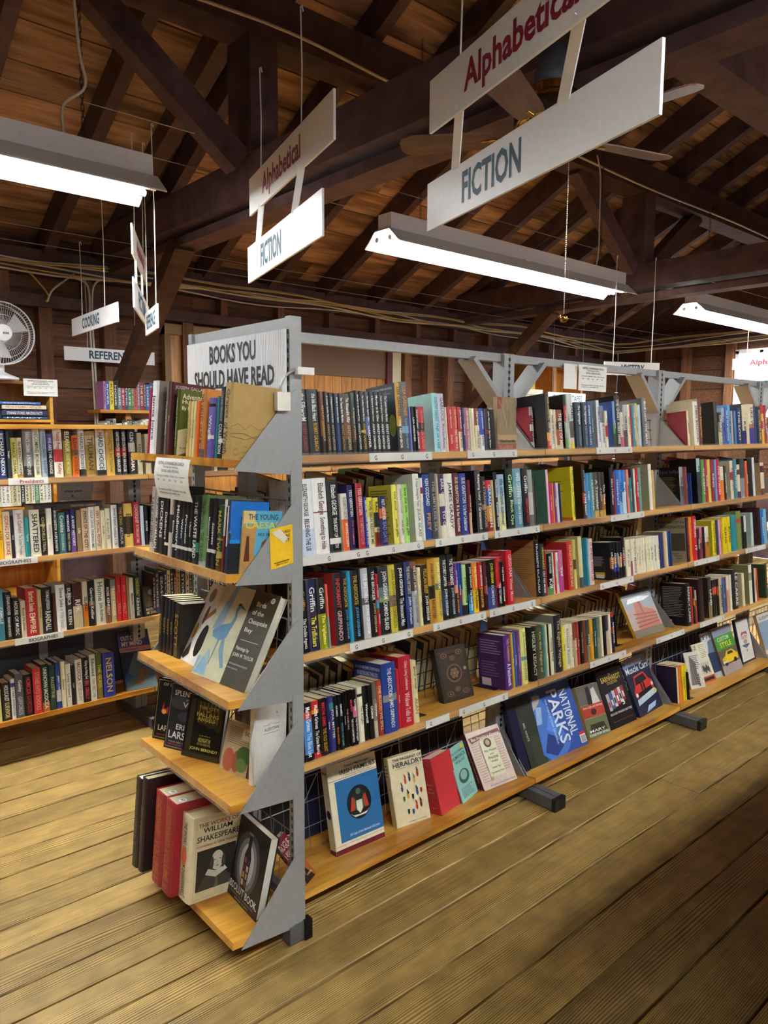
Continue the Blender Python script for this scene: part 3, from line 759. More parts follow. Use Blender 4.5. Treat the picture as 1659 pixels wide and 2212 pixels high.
# ---- second shelf
w1 = 'second fiction shelf, near bay'
n = shelf_row(MAIN[1], (630, 990), 4.484, w1, '''
92 244 200 !e9e8ea:.65:c9d2e6 ELIZABETH GEORGE#2a2228|BELIEVING THE LIE#2a2228
246 380 190 !f0eeea:.44:a04848:.455:f0eeea Elizabeth George#5a3038|Something to Hide#5a3038
382 494 210 !101012:.8:e8e4dc:.88:101012 Elizabeth GEORGE|THIS BODY OF DEATH
510 574 340 ^efe8d8:.45:e86a28 ELIZABETH GEORGE#888070|MISSING JOSEPH#f0e0d0
576 630 260 2b2a5e TESS GERRITSEN|The Keepsake#c85070
660 725 240 b02030/242024 TESS GERRITSEN#f0d8d0|THE MEPHISTO CLUB#c89090
727 759 375 ^33449a RACHEL GIBSON|RUN TO YOU
761 814 378 ^e8d838:.4:efe8c0 RACHEL GIBSON#2a3a6a|RESCUE ME#6a5a2a
816 872 380 ^e0c83a:.3:2a2a2a:.6:e8d0a0:.7:8a2020 RACHEL GIBSON
875 945 365 ^23235a:.25:d86028:.45:23235a NOT ANOTHER|BAD DATE#8a90d0
1003 1052 255 ^f0e860/d2c84a baby proof#5a5a20|emily giffin#5a5a20
1055 1104 252 ^f0e6d8 something borrowed#5a5048|emily giffin#5a5048
1106 1156 250 ^a6dc6c love the one#3a5a20|emily giffin#3a5a20
1214 1274 150 f0eee6/c8c8bc A House Among the Trees#4a5a4a|JULIA GLASS#4a5a4a
1276 1305 190 ^f2f2ea:.15:a03838:.25:f2f2ea BEST FRIENDS#444
1307 1374 155 1d3f86 KEN GODDARD|PREY#e09040
1376 1428 142 3d3c40 THE LIMITLESS SEA#b0b0b0
1430 1456 150 c0b098
1460 1514 157 ^4a3a66:.3:e8dcc8:.5:4a3a66:.8:e8dcc8 EARL GRAY|TO GO
1516 1594 148 f0eadc JAMES GRADY#4a3a4a
1596 1654 140 5d1c26 SUE GRAFTON#e8d0b0|R is for Ricochet
''', seed=21)
n = shelf_row(MAIN[1], (900, 960), 4.484, w1, '''
446 514 280 233a8c SUE GRAFTON#e8e0d0|U is for Undertow
516 550 345 ^8a3038:.6:d8b890 VICTORIA GRAHAM#f0d8c0
600 654 250 3a3a3c/161618 Keeping Lucy|T Greenwood
656 698 310 ^332f30:.5:a8805a:.6:332f30 A STRANGE HOUSE#c0b0a0
700 750 345 ^c83040:.18:2a5aa8:.5:e89a2a:.8:a02a20 GERALD GREEN
752 772 345 ^c8b88a
776 810 270 141414 Hellbound|Kenneth Grave
812 878 290 ^9ab8d0:.35:c8d0c8:.7:e8e0a8 life without summer#4a5a6a
895 964 240 !10221a/0c0e0c Griffin#c8f0b0|Black Ops#c8f0b0
966 1044 232 !6fa0b0:.3:88b0bc:.6:5a8a9c WEB GRIFFIN|CURTAIN OF DEATH
1046 1104 230 !18181a Griffin|Empire and Honor#e03030
1106 1150 245 9a9a92:.4:c8c4bc:.8:6a6a66
1166 1186 330 ^2a3038/8a8a80
1282 1302 245 ^f0c0d0/4f7a68
1304 1325 370 ^d02a70 Little Women
1326 1346 370 ^e8803a
1347 1370 370 ^7a3a80 Pieces
1371 1394 372 ^e0d8d8
1395 1412 380 ^2a3a6a HOUSE
1518 1546 215 f0e040/e0cc24 NATURE GIRL#6a5a10|CARL HIAASEN#6a5a10
''', start=n, seed=22)
w2 = 'second fiction shelf, middle bay'
n = shelf_row(MAIN[1], (1080, 960), 4.608, w2, '''
842 872 220 3a2018:.5:b04030:.7:4a2a1c/2a1812 JACK HIGGINS#9cc4e0|A FINE NIGHT#fff
874 914 285 ^4a8fc0 Cape#fff
916 950 280 ^5a9aa8 HILDERBRAND
952 999 275 ^5a5048:.3:6a6a58:.85:c8a050 A Traveler
1001 1029 275 ^4a4440:.85:c8a050 A Search
1031 1064 275 ^3a342e:.5:a86a2a:.85:c8a050 The Third
1115 1146 230 222224/0e0e10 Alice Hoffman
1150 1162 270 ^b03040
1165 1200 255 ^2f62b8 Hilderbrand
1201 1235 255 ^4a90d8:.7:88b8e8 The Island
1236 1272 255 ^3a78c8:.5:c8e0f0 Barefoot
1280 1304 250 ^e88a78 Summer
1306 1326 330 ^2a8a94 Nantucket
1328 1348 240 ^44464a
1350 1366 240 ^e8e0d0 Hoffman#444
1370 1395 230 ^c82030:.8:c82030 KHALED
1397 1424 230 ^6aa090
1500 1530 195 e8e2d2/b8ac8c
1532 1553 255 ^e0b060
''', seed=23)
w3 = 'second fiction shelf, far bay'
shelf_row(MAIN[1], (1380, 820), 5.946, w3, '''
545 590 1120 ^a0a0a0:.5:6a7078/101012 the trial#222
592 630 1120 ^b86a6a STORIES
632 660 1200 ^2a4a9a
772 812 1010 a8c8d0:.3:3a3a40/111114 THE WORLD#223
830 866 1025 6a9a58 THE CASTLE
870 904 1025 a82838 KING
906 941 1025 e8c850 JOYLAND#444
945 988 1025 8a2838 KING
990 1018 1025 7a96c8
1020 1060 1020 c02038 THE STAND
1064 1110 1115 ^e8e0c0:.4:e87828
1112 1140 1105 ^26262a GREEN MILE
1194 1230 1040 e8dcc0:.3:a83838:.5:e8dcc0/d8ceb0 KEROUAC#a03030
1234 1280 1015 3a7a86 Barbara#d0e0e0
1282 1320 1090 ^e0d0a8:.15:5a2a3a:.3:e0d0a8:.8:5a2a3a
1322 1378 1015 3c3c44:.5:8a8a94
1380 1415 1045 ^d8602a JOYCE#fff
1420 1478 1010 121214
1480 1504 1000 dadae0
1580 1626 1065 ^e0d0b0:.1:5a3040:.3:e0d0b0:.8:6a3848/b89a70
''', seed=24, amin=JX[2]+.012)
# ---- third shelf
w1 = 'third fiction shelf, near bay'
n = shelf_row(MAIN[2], (630, 1180), 5.352, w1, '''
122 216 400 !0f0f14 Griffin#c89838|The Double Agents
220 334 385 !22204a:.35:3a2c3a:.6:22204a Griffin|The Traffickers#e8d838
336 434 370 !15151a:.5:8a8a18 Griffin|The Vigilantes#f0ec60
437 465 440 ^e06a50:.5:7a9a8a
530 624 315 !201c20/b83038 INFORMANT#d84848|GRIPPANDO#e8b0b0
626 690 310 15171a THE ASSOCIATE#c8a840|JOHN GRISHAM#58a0d0
692 734 285 2a9ac8
736 819 280 15171a THE ASSOCIATE#c8a840|JOHN GRISHAM#58a0d0
822 848 262 33343a
850 934 255 bcbcc0:.42:5a5a5c:.52:bcbcc0 THE BRETHREN#f8f8f8|JOHN GRISHAM#f8f8f8
936 1008 230 14100c:.4:4a4030:.48:14100c THE BROKER|JOHN GRISHAM#c8b080
1010 1045 320 ^b82030:.42:5a9ac8:.55:4a7a3a:.6:b82030 John Grisham|Calico Joe
1048 1164 235 2a2a34:.3:6a7a80:.45:8a9a60:.52:1a1a1e JOHN GRISHAM|CAMINO ISLAND
1166 1244 215 cfc040:.45:8a6a5a:.62:cfc040 JOHN GRISHAM#5a5418|THE CONFESSION#5a5418
1247 1339 195 0e0e10 JOHN GRISHAM|The Innocent Man
1341 1420 180 222a6a:.55:2a4a8a:.7:222a6a THE KING OF TORTS#d0c890|John Grisham
1422 1484 175 8a5840:.1:4a2a28:.45:b0b2b6 THE LAST JUROR|JOHN GRISHAM#5a5a60
1487 1534 245 efe2b0 A PAINTED HOUSE#a89868|John Grisham#3a3428
1536 1616 215 3a2418:.5:121012 PELICAN BRIEF#d0a848|JOHN GRISHAM
''', seed=31)
n = shelf_row(MAIN[2], (860, 1160), 5.184, w1, '''
374 444 245 c8902a:.42:1a1612:.62:c8902a JOHN GRISHAM#4a3410|THE RACKETEER#4a3410
446 514 232 d8b850:.4:7a7a50:.5:d8b850 JOHN GRISHAM#fbf4d8|THE RUNAWAY JURY#8a6a20
516 585 205 15151a:.55:2a3a5a:.9:15151a THE STREET LAWYER|JOHN GRISHAM
587 660 195 121214:.42:8a5a40:.48:121214 THE TESTAMENT|JOHN GRISHAM#c0c0c0
662 699 300 ^7a3a90:.4:e0a080:.55:222228 John Grisham|THE BROKER#e89830
700 724 295 ^2a4a9a:.5:7a2a40:.7:2a4a8a GRISHAM
726 748 290 ^3a5a9a:.5:c89878:.8:2a2a30
750 795 312 ^b8e090:.8:222224 JOHN GRISHAM#223a1a
797 858 295 ^14181c:.6:2a6aa0:.8:2a9ad8 John Grisham|The Guardians
861 917 290 ^e88a20:.55:e8c020 John Grisham#fff4d8|The Racketeer
921 974 280 ^c02828:.55:3a1a14 JOHN GRISHAM|ROGUE LAWYER#e0b040
976 1018 270 ^5a2228:.5:a84a28:.65:3a1818 JOHN GRISHAM#c89080
1022 1113 255 ^101216:.55:3a4a8a JOHN GRISHAM#e0d020|SYCAMORE ROW
1116 1174 232 ^d03030:.6:141414 JOHN GRISHAM#301010|THE TESTAMENT
1177 1208 275 ^121214 THE FIRM|GRISHAM
1244 1310 150 ^cf2030/cf2a34 GRISHAM#f0c0c0|Winter Moon#f0c0c0
''', start=n, seed=32)
w2 = 'third fiction shelf, middle bay'
n = shelf_row(MAIN[2], (860, 1160), 5.184, w2, '1558 1614 35 !101012:.25:101012/b08a50 HOSSEINI|ECHOED\n', seed=36, amin=JX[1]+.012)
n = shelf_row(MAIN[2], (1060, 1120), 4.366, w2, '''
495 530 240 2a3438 HOWARD#d0d020|CRY NO MORE
532 544 300 ^c02a2a
546 600 330 ^121212:.8:5a8a4a LINDA HOWARD|Kill#fff
602 612 320 ^efe8d0
614 632 315 ^c82a3a HOWARD
634 655 320 ^ece4d4 LINDA HOWARD#333
657 700 300 ^d0709a:.5:b84a88 Veil#fff
745 790 220 ^c83030/c02a30 HOUSTON#f0d0a0|CIRCLE OF GIRLS#f0d0a0
795 824 200 d0c070:.4:4a4a20:.6:d0c070
850 886 170 d8cf98:.8:4a4a4a/c8ba78
925 940 185 3a9ac0 IT STARTS#fff
945 985 190 ^e8c8c0 IT ENDS WITH US#8a4a4a
1140 1168 225 ^141418:.4:b86a28:.7:141418/0f1420 HUNTER
1170 1195 220 ^1c1a22:.4:c88030:.6:4a4a8a:.8:1c1a22 HUNTER
1197 1223 220 ^1a1a22:.3:8a7a9a:.6:3a4a9a:.8:1a1a22 HUNTER
1225 1248 218 ^181818:.4:d0a030:.7:181818 HUNTER
1250 1280 175 141416:.4:a03020:.6:141416/101012 HUNTER
1290 1332 200 ^efe6c8 Karon#888
1334 1348 195 ^e8dcc0:.6:a05060
1350 1384 190 ^efe6cc Jan Karon#8a5a80|Mitford#8a5a80
1386 1402 190 ^e8ddb8 Karon#5a5a48
1404 1424 185 ^efe6cc Out to Canaan#c04040
1426 1448 182 ^ece2c4 Jan Karon#4a5a8a
1450 1470 178 ^efe6cc A New Song#5a5a6a
1472 1488 175 ^ece2c4 Light#c06040
1490 1512 172 ^efe2b0 Jan Karon#8a8a40
1514 1542 168 ^efe8d4 In This#6a6a6a
1544 1574 164 ^efe8d4 Shepherds#3a3a3a
1576 1604 160 ^efe8d4 Jan Karon#a04a5a
1606 1624 150 ^2a3a70
1626 1644 148 ^4a3a6a
''', start=n, seed=33)
n = shelf_row(MAIN[2], (1380, 1080), 4.609, w2, '''
252 262 320 ^8a6a5a
264 280 315 ^c8b08a
282 300 312 ^e0d0a8
302 318 310 ^2a4a8a
320 340 308 ^24406e
''', start=n, seed=34)
w3 = 'third fiction shelf, far bay'
shelf_row(MAIN[2], (1380, 1080), 4.609, w3, '''
486 519 175 1a1a22/b0a484 STEPHEN KING 11/22/63#e03040
521 547 168 e89020 JUST AFTER SUNSET#c82020
549 592 160 d01828 STEPHEN KING|IT#fff
594 618 290 ^2a2a26 KING
620 646 270 ^d87a90:.5:8a3a50 Carrie
650 670 270 ^1e1e20
672 710 262 ^e8e0d0:.5:c07030 Cujo#444
745 780 205 ^d8c820/c8b81c STEPHEN KING#7a6a10
782 806 200 ^3a4048
808 826 195 ^e0a0d0 Night
828 850 190 ^d8a820 KING#6a2a10
852 890 175 ^e8d020 KING#6a5a10
892 928 165 ^e8c820 KING#6a5a10
932 986 150 1f8a96/1a7a88
988 1034 110 7a8a48:.2:b04040:.3:7a8a48
1036 1060 160 ^1c1c20/6a5a50
1062 1082 155 ^e0d8d8:.5:222
1130 1152 125 b8ccc8/a8c0b8
1206 1226 75 1a1416/4a2a2c
1228 1254 95 2a68b8 KNIGHT
1256 1286 90 6aa8c8
''', seed=35, amin=JX[2]+.012)
# ---- fourth shelf
w1 = 'fourth fiction shelf, near bay'
n = shelf_row(MAIN[3], (630, 1380), 5.352, w1, '''
96 170 745 ^101012:.5:181416 The Lamorna Wink#d03838
173 272 745 ^121216:.15:c84040:.28:4a90d8:.88:121216 Martha Grimes#fff|The Blue Last#d8e8f8
275 356 720 ^c8242c:.15:e0b040:.22:161616:.9:c8242c Martha Grimes#fff|The Grave Maurice
360 440 690 ^181012 MARTHA GRIMES#d83040|THE OLD SILENT#c8a030
442 473 680 ^23235a Grimes
475 526 660 ^3a3a7a:.12:3a8a8a:.25:3a3a7a FOUL MATTER
530 569 660 ^14161a GRIMES|THE HORSE#e08030
571 622 645 ^15151a GRIMES|HORSE YOU CAME#7ab0c0
625 650 620 ^101010 The Stargazey
652 689 605 ^121212 THE CASE HAS#c8a0a0
691 740 590 ^0d0d0e GRIMES#e84060|THE OLD CONTEMPTIBLES
742 786 585 ^101012:.3:e07a98:.5:101012 Grimes|Help the Poor Struggler
798 858 560 ^e8e0c8:.12:2a2a2a:.17:e8e0c8 The Knight#5a5040
862 914 545 ^121612 Winterkill
916 970 535 ^14141a GRIMM
973 1016 500 ^6a6258:.3:8a8070:.7:c0b8a0 Johnstone#fff
1018 1080 480 ^a03a28:.12:b05030:.6:8a2a28 THE BLOOD WE SPILL#e8c8a0
1085 1249 280 !24408c:.45:8a8a8a:.55:24408c THE ABDUCTION|JAMES GRIPPANDO
1251 1282 350 ^c82838 WHAT#f0d0d0
1288 1424 200 !b82030 Oldest Living Confederate#f0d0c8|Widow Tells All#f0d0c8
1426 1488 255 ^e6d6a0 ghost writer#3a3424|ALAN#8a7a58
''', seed=41)
n = shelf_row(MAIN[3], (1060, 1260), 4.366, w1, '''
152 215 490 5a2a80/4a2a6a Sally Goldenbaum#e0b870|A Patchwork#fff
217 237 475 ^e0b030 Purl#fff
239 264 470 ^3a62a8 A Holiday
266 300 450 6a3a80 Sally Goldenbaum#c8a8e0
308 362 425 e8e088:.5:7a9ab8:.57:e8e088 Sally Goldenbaum#5a8a5a|MOON SPINNERS#5a8a5a
''', start=n, seed=42)
w2 = 'fourth fiction shelf, middle bay'
shelf_row(MAIN[3], (1060, 1260), 4.366, w2, '''
398 452 412 14120e HIGLEY LEGACY#d8d0b0
454 512 398 4a4a38 On the Night of#c0b878
514 537 400 4a8a84
539 556 390 e8d8b0 CURSE#2a2a20
558 572 385 ^1c1c1c
574 606 385 e8e0b8 Victoria Holt#4a4a38
625 690 300 1c2230/7a8078 The Eighth Voyage#c8b070
694 718 400 ^e8d838 Holt#5a5a20
720 759 388 ^eee4cc Kirkland Revels#8a8068
761 795 382 ^eee4cc Victoria Holt#8a8068
797 828 370 ^8a4030:.4:c8a878 HOLT
830 852 362 ^b03a30 Bride#e8c8a0
854 890 355 ^161412 The Shivering#c89090
892 918 350 ^7a3a2a
920 954 345 ^3a4a40:.6:8a7a50 HOLT
956 984 340 ^e8a020 HOLT#6a3a10
986 1010 330 ^2a4a40 The Curse
1012 1050 318 ^6a7a70:.5:8a9080
1052 1072 312 ^e8dcb0
1074 1102 305 ^121212
1104 1128 300 ^4a3a50:.4:c8b090 HOLT
1130 1150 290 ^ece0c0 HOLT#8a4a4a
1152 1180 280 ^c02a2a:.1:1a2040:.35:b02a30:.5:1a2040 DAUGHTER
''', seed=43)
w3 = 'fourth fiction shelf, far bay'
shelf_row(MAIN[3], (1380, 1080), 4.609, w3, '''
488 530 830 161618/0e0e10 NANCY LAMB#d0d0d0
532 550 865 ^b03028
552 572 870 ^24281e:.3:c88028:.5:24281e LANG#e8c040
574 590 900 ^c8b8a8:.3:a03838
612 660 785 2a1418/32181c
708 742 770 3a3028:.6:8a7a50 LAND
744 764 800 ^2a2420:.2:c05030:.4:24201e
766 788 792 ^28241f:.2:c85a38:.4:221f1d
790 812 788 ^2a2622:.2:c05030:.45:282420
816 846 775 c8b890 LAURENS
848 866 780 ^3a6ab0 LEE
868 886 770 ^6a4a58
888 912 755 ^ece0d0:.4:c89878
914 938 745 e4dcc4
958 1000 690 3a3430/4a443a LE CARRE
1042 1066 730 ^e8d8b8/d8c8a0
1112 1142 645 e8e2cc:.2:8a9a70:.4:e8e2cc/8a8a5a
1144 1162 660 1c1c1e
1164 1182 680 ^d8c8a8 L AMOUR#333
1184 1196 680 ^d84828
1272 1286 640 3a4a30/2a4a34
''', seed=44, amin=JX[2]+.012)
# ================================================================ biography rack rows
shelf_row(BIO[0], (0, 800), 4.74, 'top biography shelf', '''
-60 -2 600 !8a2a2a LINCOLN
0 80 600 !1f2f66 RICHARD NIXON
82 128 612 22262e Reagan
132 190 690 ^e0d868:.5:e8e0a0 BARACK OBAMA#6a5a20
192 246 690 ^e8e0c0:.9:b89a40 The AUDACITY of HOPE#3a3420
256 356 600 !8a8a8c:.75:2a2a2c BARACK OBAMA|A PROMISED LAND
358 430 595 !e6e2cc BECOMING|MICHELLE OBAMA#5a5a48
434 496 595 b0c4d8 A CONSEQUENTIAL PRESIDENT#3a4a6a
500 562 650 ^5a5aa0:.4:26262a WE ARE THE CHANGE
568 658 600 !efe8d8:.15:e8c8b8:.25:efe8d8:.42:c03038:.68:efe8d8 Nancy Reagan#b03030|Kitty Kelley#b03030
664 750 595 !4a3a1c:.25:a8902a ELEANOR#fff4c8|DAVID MICHAELIS#e8dca0
754 820 665 ^e06a20:.35:8a5a3a:.5:e06a20 ELEANOR#3a1a10|ROOSEVELT#3a1a10
822 886 600 e8e4dc:.85:1c1c1c FRANKLIN D ROOSEVELT#3a3a3a
890 992 620 !a8883a:.1:c8b080:.3:a8883a TRUMAN#5a4418
1000 1096 595 !d8b8a0:.2:eeeeea:.88:18181c HARD CHOICES#3a3a3a
1100 1186 600 !dab04a WASHINGTON#6a4a10|James Thomas Flexner#8a6a20
1194 1252 600 26262c:.4:c03030:.6:26262c UNITED STATES|BEN BRADLEE
1256 1312 600 26262c:.4:c03030:.6:26262c UNITED STATES|BEN BRADLEE
1330 1402 600 26262a:.3:d8d0c8:.5:5a2a2a:.8:222 CLINTON|OBAMA
1420 1470 640 c8c0a8 KENNEDY#444
1500 1560 650 ^d8d0b0 A LIFE#444
1565 1620 640 ^3a2a2a
1640 1710 630 5a2a2a ADAMS
''', seed=51)
shelf_row(BIO[1], (0, 1040), 4.74, 'second biography shelf', '''
-60 -4 300 3a5a7a
0 50 300 ^e8b020 A LIFE#5a3a10
52 130 310 ^efe2c0 GOING FOR BROKE#b03030
132 162 350 ^1c2030 TRUE
166 270 290 !e8e4e0 Jack Canfield#a06a6a|The Success Principles#6a6a6a
272 316 370 ^2a8a8c Tapping
324 430 290 !e8e4d4 SHATTERED#1a1a1a
432 490 330 ^1c1c1e:.25:c0a870:.3:1c1c1e CHURCHILLS TRIAL#c8b880
498 556 275 e6e0d0 Everything#8a8070
560 611 265 16161a BRYAN CRANSTON|A LIFE IN PARTS
614 690 320 ^3a7070 Cronkite|DOUGLAS BRINKLEY#c8d8d0
692 738 310 1c2448 WORKING|HARRY TRUMAN#c0a860
740 792 285 2a2a6a:.5:6a4a9a A BRIEF HISTORY
800 850 290 8a7050 Life
854 926 275 d8bc98 PRINCE OF#1c1610|THE CITY#1c1610
930 986 260 e6e4de VIOLA DAVIS#6a6a6a|FINDING ME#6a6a6a
990 1046 255 e8dcb8 VERY SPECIAL PEOPLE#8a2020
1050 1094 295 d8d0b0 A Gift#6a5a3a
1096 1146 275 e8e0c4 A broken life#6a6450
1160 1221 240 f0f0f0 James Dyson#2a2a2a|Invention A Life#6a6a6a
1224 1280 230 1c1c20 THE KING#c8a040|ARTHUR#c0c0c0
1284 1376 225 !e0c060:.3:1e1a14:.7:e0c060 Einstein#5a4418
1380 1451 210 !a02030 LEADERSHIP#e8c0b0|IN TURBULENT TIMES#e8c0b0
1455 1490 250 ^b8c8d8
1494 1530 260 24242a MOORE
1560 1600 250 2a2a30
1605 1660 260 8a8078
''', seed=52)
shelf_row(BIO[2], (0, 1300), 4.74, 'third biography shelf', '''
-50 0 -110 c8a078
2 62 -122 5aa0b0:.5:3a7a8a CAMILLE
66 146 -100 !18181a J EDGAR HOOVER|THE MAN AND HIS SECRETS
150 220 -40 202024 HOUSE OF MUSIC
230 286 -10 ^e0d0b0 Rock Hudson#5a4a3a
290 402 -140 !b82830 Bartlett Steele#f0d8b0|EMPIRE#f0d8b0
404 450 -120 c8b080 The Andys#6a5020
452 556 -150 !1c1c1e:.9:2a2a2e THOMAS JEFFERSON|RANDALL
560 592 -90 ^5a3020
596 690 -175 !eeeeee Steve Jobs#4a4a4a|by Walter Isaacson#a0a0a0
694 760 -185 !2c2c30:.2:8a8a8a:.3:2c2c30 EUNICE|EILEEN
764 860 -190 !4a1c24:.5:c8b898 RFK
864 921 -210 e8e0d0:.5:e07828:.8:c89030 ISLAND
926 988 -215 1c1c20:.45:8a6a58:.55:1c1c20 Garrison Keillor
994 1094 -235 !e8e8d8 Home#4a7a7a|Julie Andrews#444
1096 1146 -230 121214:.6:8a5a3a ROSE KENNEDY
1150 1206 -230 8a9098:.2:d0bc90 TRACY KIDDER#f4ecd0
1210 1259 -265 c8242c JESUS#e89090|KELLY#e89090
1261 1310 -265 c8242c JESUS#e89090|KELLY#e89090
1314 1340 -250 b8a060
1344 1386 -245 e0d8c8:.4:c0b8a8 MARCH#3a3a3a
1390 1456 -275 1c3426 CHARLES KURALT#c8c060|A Life on the Road
''', seed=53)
shelf_row(BIO[3], (0, 1300), 4.74, 'bottom biography shelf', '''
-70 -10 850 2a3a5a
-8 30 840 e0d890
38 130 830 !28241e HOLOCAUST|SURVIVOR#d8c890
132 175 790 ^e8e8e8:.1:3a4a8a:.2:e8e8e8 TWO PART INVENTION#3a3a3a
180 262 740 !5a5a62 Gabby|GIFFORDS#c0c0c8
266 356 745 !14101a HOMICIDE#e04048|DAVIDSON#b03038
360 444 680 !d03438 STONES INTO SCHOOLS#e8a898
446 522 640 !1c3a2c:.8:b8763a UNKNOWN|IACOCCA
526 586 645 24443c PALESTINE#c0b880
590 642 620 2a4a9a:.6:d8d8d4:.85:2a4a9a JIMMY CARTER
644 690 610 e8e0b8 Sanders#6a5a3a
694 746 640 ^e8e6dc Lewis Grizzard#8a3030
750 786 650 ^2a2024 Carl
794 862 590 efeae0 IACOCCA#2a2420|AUTOBIOGRAPHY#8a8070
866 936 570 1c1018:.4:2a2a4a:.6:1c1018 Killing the Rising Sun|BILL OREILLY#e04040
940 1001 540 e8e4d8 Educated#2a2a2a|TARA WESTOVER#6a6a6a
1005 1066 520 5a6a3a:.5:8a7a3a THE GLASS#e0c860
1074 1190 520 !2a3a9a NELSON#d0b060
''', seed=54)
face_book(BIO[2], (313, 1333), (354, 1324), (303.5, 1266), .012, '24221e', [('r', .08, .3, .92, .95, '4a463c'), ('e', .5, .75, .17, .1, 'b0a48a'), ('p', [(.2, .3), (.35, .62), (.65, .62), (.85, .3)], '6a604c'), ('t', .12, .17, .8, .26, 'MARILYN', 'c8bca0'), ('t', .12, .06, .85, .15, 'MONROE', 'c8bca0')], 'dark photo biography standing face out at the right of the third biography shelf')
face_book(BIO[3], (272, 1494), (341, 1482), (248, 1387), .02, '2a3048', [('r', 0, .72, 1, 1, '4a4a86'), ('r', 0, .64, 1, .72, 'b07a80'), ('p', [(0, 0), (.2, .35), (.45, .62), (.7, .5), (1, .55), (1, 0)], '5a6a70'), ('p', [(.3, .1), (.6, .35), (.8, .3), (.5, .05)], '7a5a44'), ('p', [(0, .1), (.3, .22), (.1, .3)], '2a5a9a'), ('t', .1, .84, .55, .92, 'OUT OF', 'e8d0a0'), ('t', .1, .74, .75, .82, 'MY MIND', 'e8d0a0'), ('t', .1, .66, .6, .7, 'An Autobiography', '3a2030')], 'blue picture biography with a mountain wave, face out on bottom biography shelf')
fb = empty('hardcover_book', label='brown hardcover lying flat on top of the second biography shelf row', cat='book'); fa = BIO[1].a_of(72, .03, .24); fb.matrix_world = BIO[1].M(fa, .03, BIO[1].c_of(1099, fa+.2, .03))
MB().box(0, .31, 0, .16, 0, .003, plain('3a2a22', .5)).box(0, .31, 0, .003, 0, .032, plain('3a2a22', .5)).box(0, .31, 0, .16, .029, .032, plain('3a2a22', .5)).build('cover', fb)
MB().box(.004, .306, .003, .155, .003, .029, MPW).build('pages', fb)
MB().text('CREATING CAREERS', plain('c09080', .5), (.16, -.0006, .011), (1, 0, 0), (0, 0, 1), .12, .01).build('spine_title', fb)
# ================================================================ end display, spine-out rows
r0 = len(RECS)
shelf_row(ENDF[0], (280, 780), 4.366, 'top end shelf', '''
160 176 262 ^b03050
178 238 185 !f0eef2/8a8078 James Joyce#3a3a3a
316 344 192 6a5c52/4a2024 The Divine Comedy#d8d0c0
346 372 196 5a2a2c/5a2a2e the#d0b0a8
415 441 265 ^4f5a28/5a6428 Adventures of Huckleberry Finn#c8c090
525 551 378 ^d8c078 THE VINTAGE#3a3020
553 579 380 ^e0cf90 Tom Sawyer#3a3020
580 604 376 ^e8d8a0 Sherwood#3a3020
606 634 374 ^e8702a
640 690 262 ^d89050:.88:6a6060/d8883c THE VALLEY#3a2418|OF THE MOON#3a2418
714 776 345 ^7a6ab8:.1:2a2a30:.15:7a6ab8:.62:efe8e0:.68:6a5aa8 Wright
796 816 330 ^2a8080
820 874 240 22283a:.72:efe8e0:.78:22283a LOVE AND FREINDSHIP#b0a0a0|COLLECTION
''', seed=61, ins=.016, amax=-.004)
r1 = len(RECS)
shelf_row(ENDF[0], (280, 780), 4.366, 'top end shelf', '874 952 200 !c0a264/b08e50 Grapes#5a4a28|of Wrath#5a4a28\n', start=13, seed=62, depth=.15, ins=.016, amax=-.003)
side_art(RECS[r0+1], [('r', .12, .05, .9, .93, '6a6258'), ('r', .2, .3, .8, .8, '504a42'), ('t', .3, .36, .8, .44, 'Dub', '1a1a1a')], False)
side_art(RECS[r0+3], [('t', .06, .9, .95, .96, 'JOSEPH GALLAGHER', 'd8c8bc'), ('r', .05, .35, .6, .84, '2a2024'), ('t', .2, .12, .7, .17, 'A MODERN', 'd8c8bc')], False)
side_art(RECS[r0+4], [('p', [(0, 0), (0, .38), (1, .56), (1, .2)], 'd8ceb0'), ('t', .08, .86, .98, .94, 'Adventures of', 'efe8d0'), ('t', .08, .77, .98, .85, 'Huckleberry', 'efe8d0'), ('t', .08, .68, .5, .75, 'By Mark', 'efe8d0'), ('t', .08, .1, .8, .13, 'Edited by Henry', '4a4a2a')], False)
hill = '5c4a28'
def ink(pts, t=.006): return [('p', [(x, y), (x2, y2), (x2, y2+t), (x, y+t)], hill) for (x, y), (x2, y2) in zip(pts, pts[1:])]
ops = ink([(0, .42), (.15, .47), (.28, .4), (.4, .47), (.55, .41), (.7, .45), (1, .36)])+ink([(0, .3), (.3, .27), (.55, .33), (1, .25)])+ink([(0, .33), (.25, .35), (.5, .29)])
for cx, cy in ((.12, .1), (.3, .14), (.42, .08), (.22, .06)): ops += ink([(cx+.05*math.cos(k*PI/4), cy+.04*math.sin(k*PI/4)) for k in range(9)], .005)
side_art(RECS[r1], ops, False)
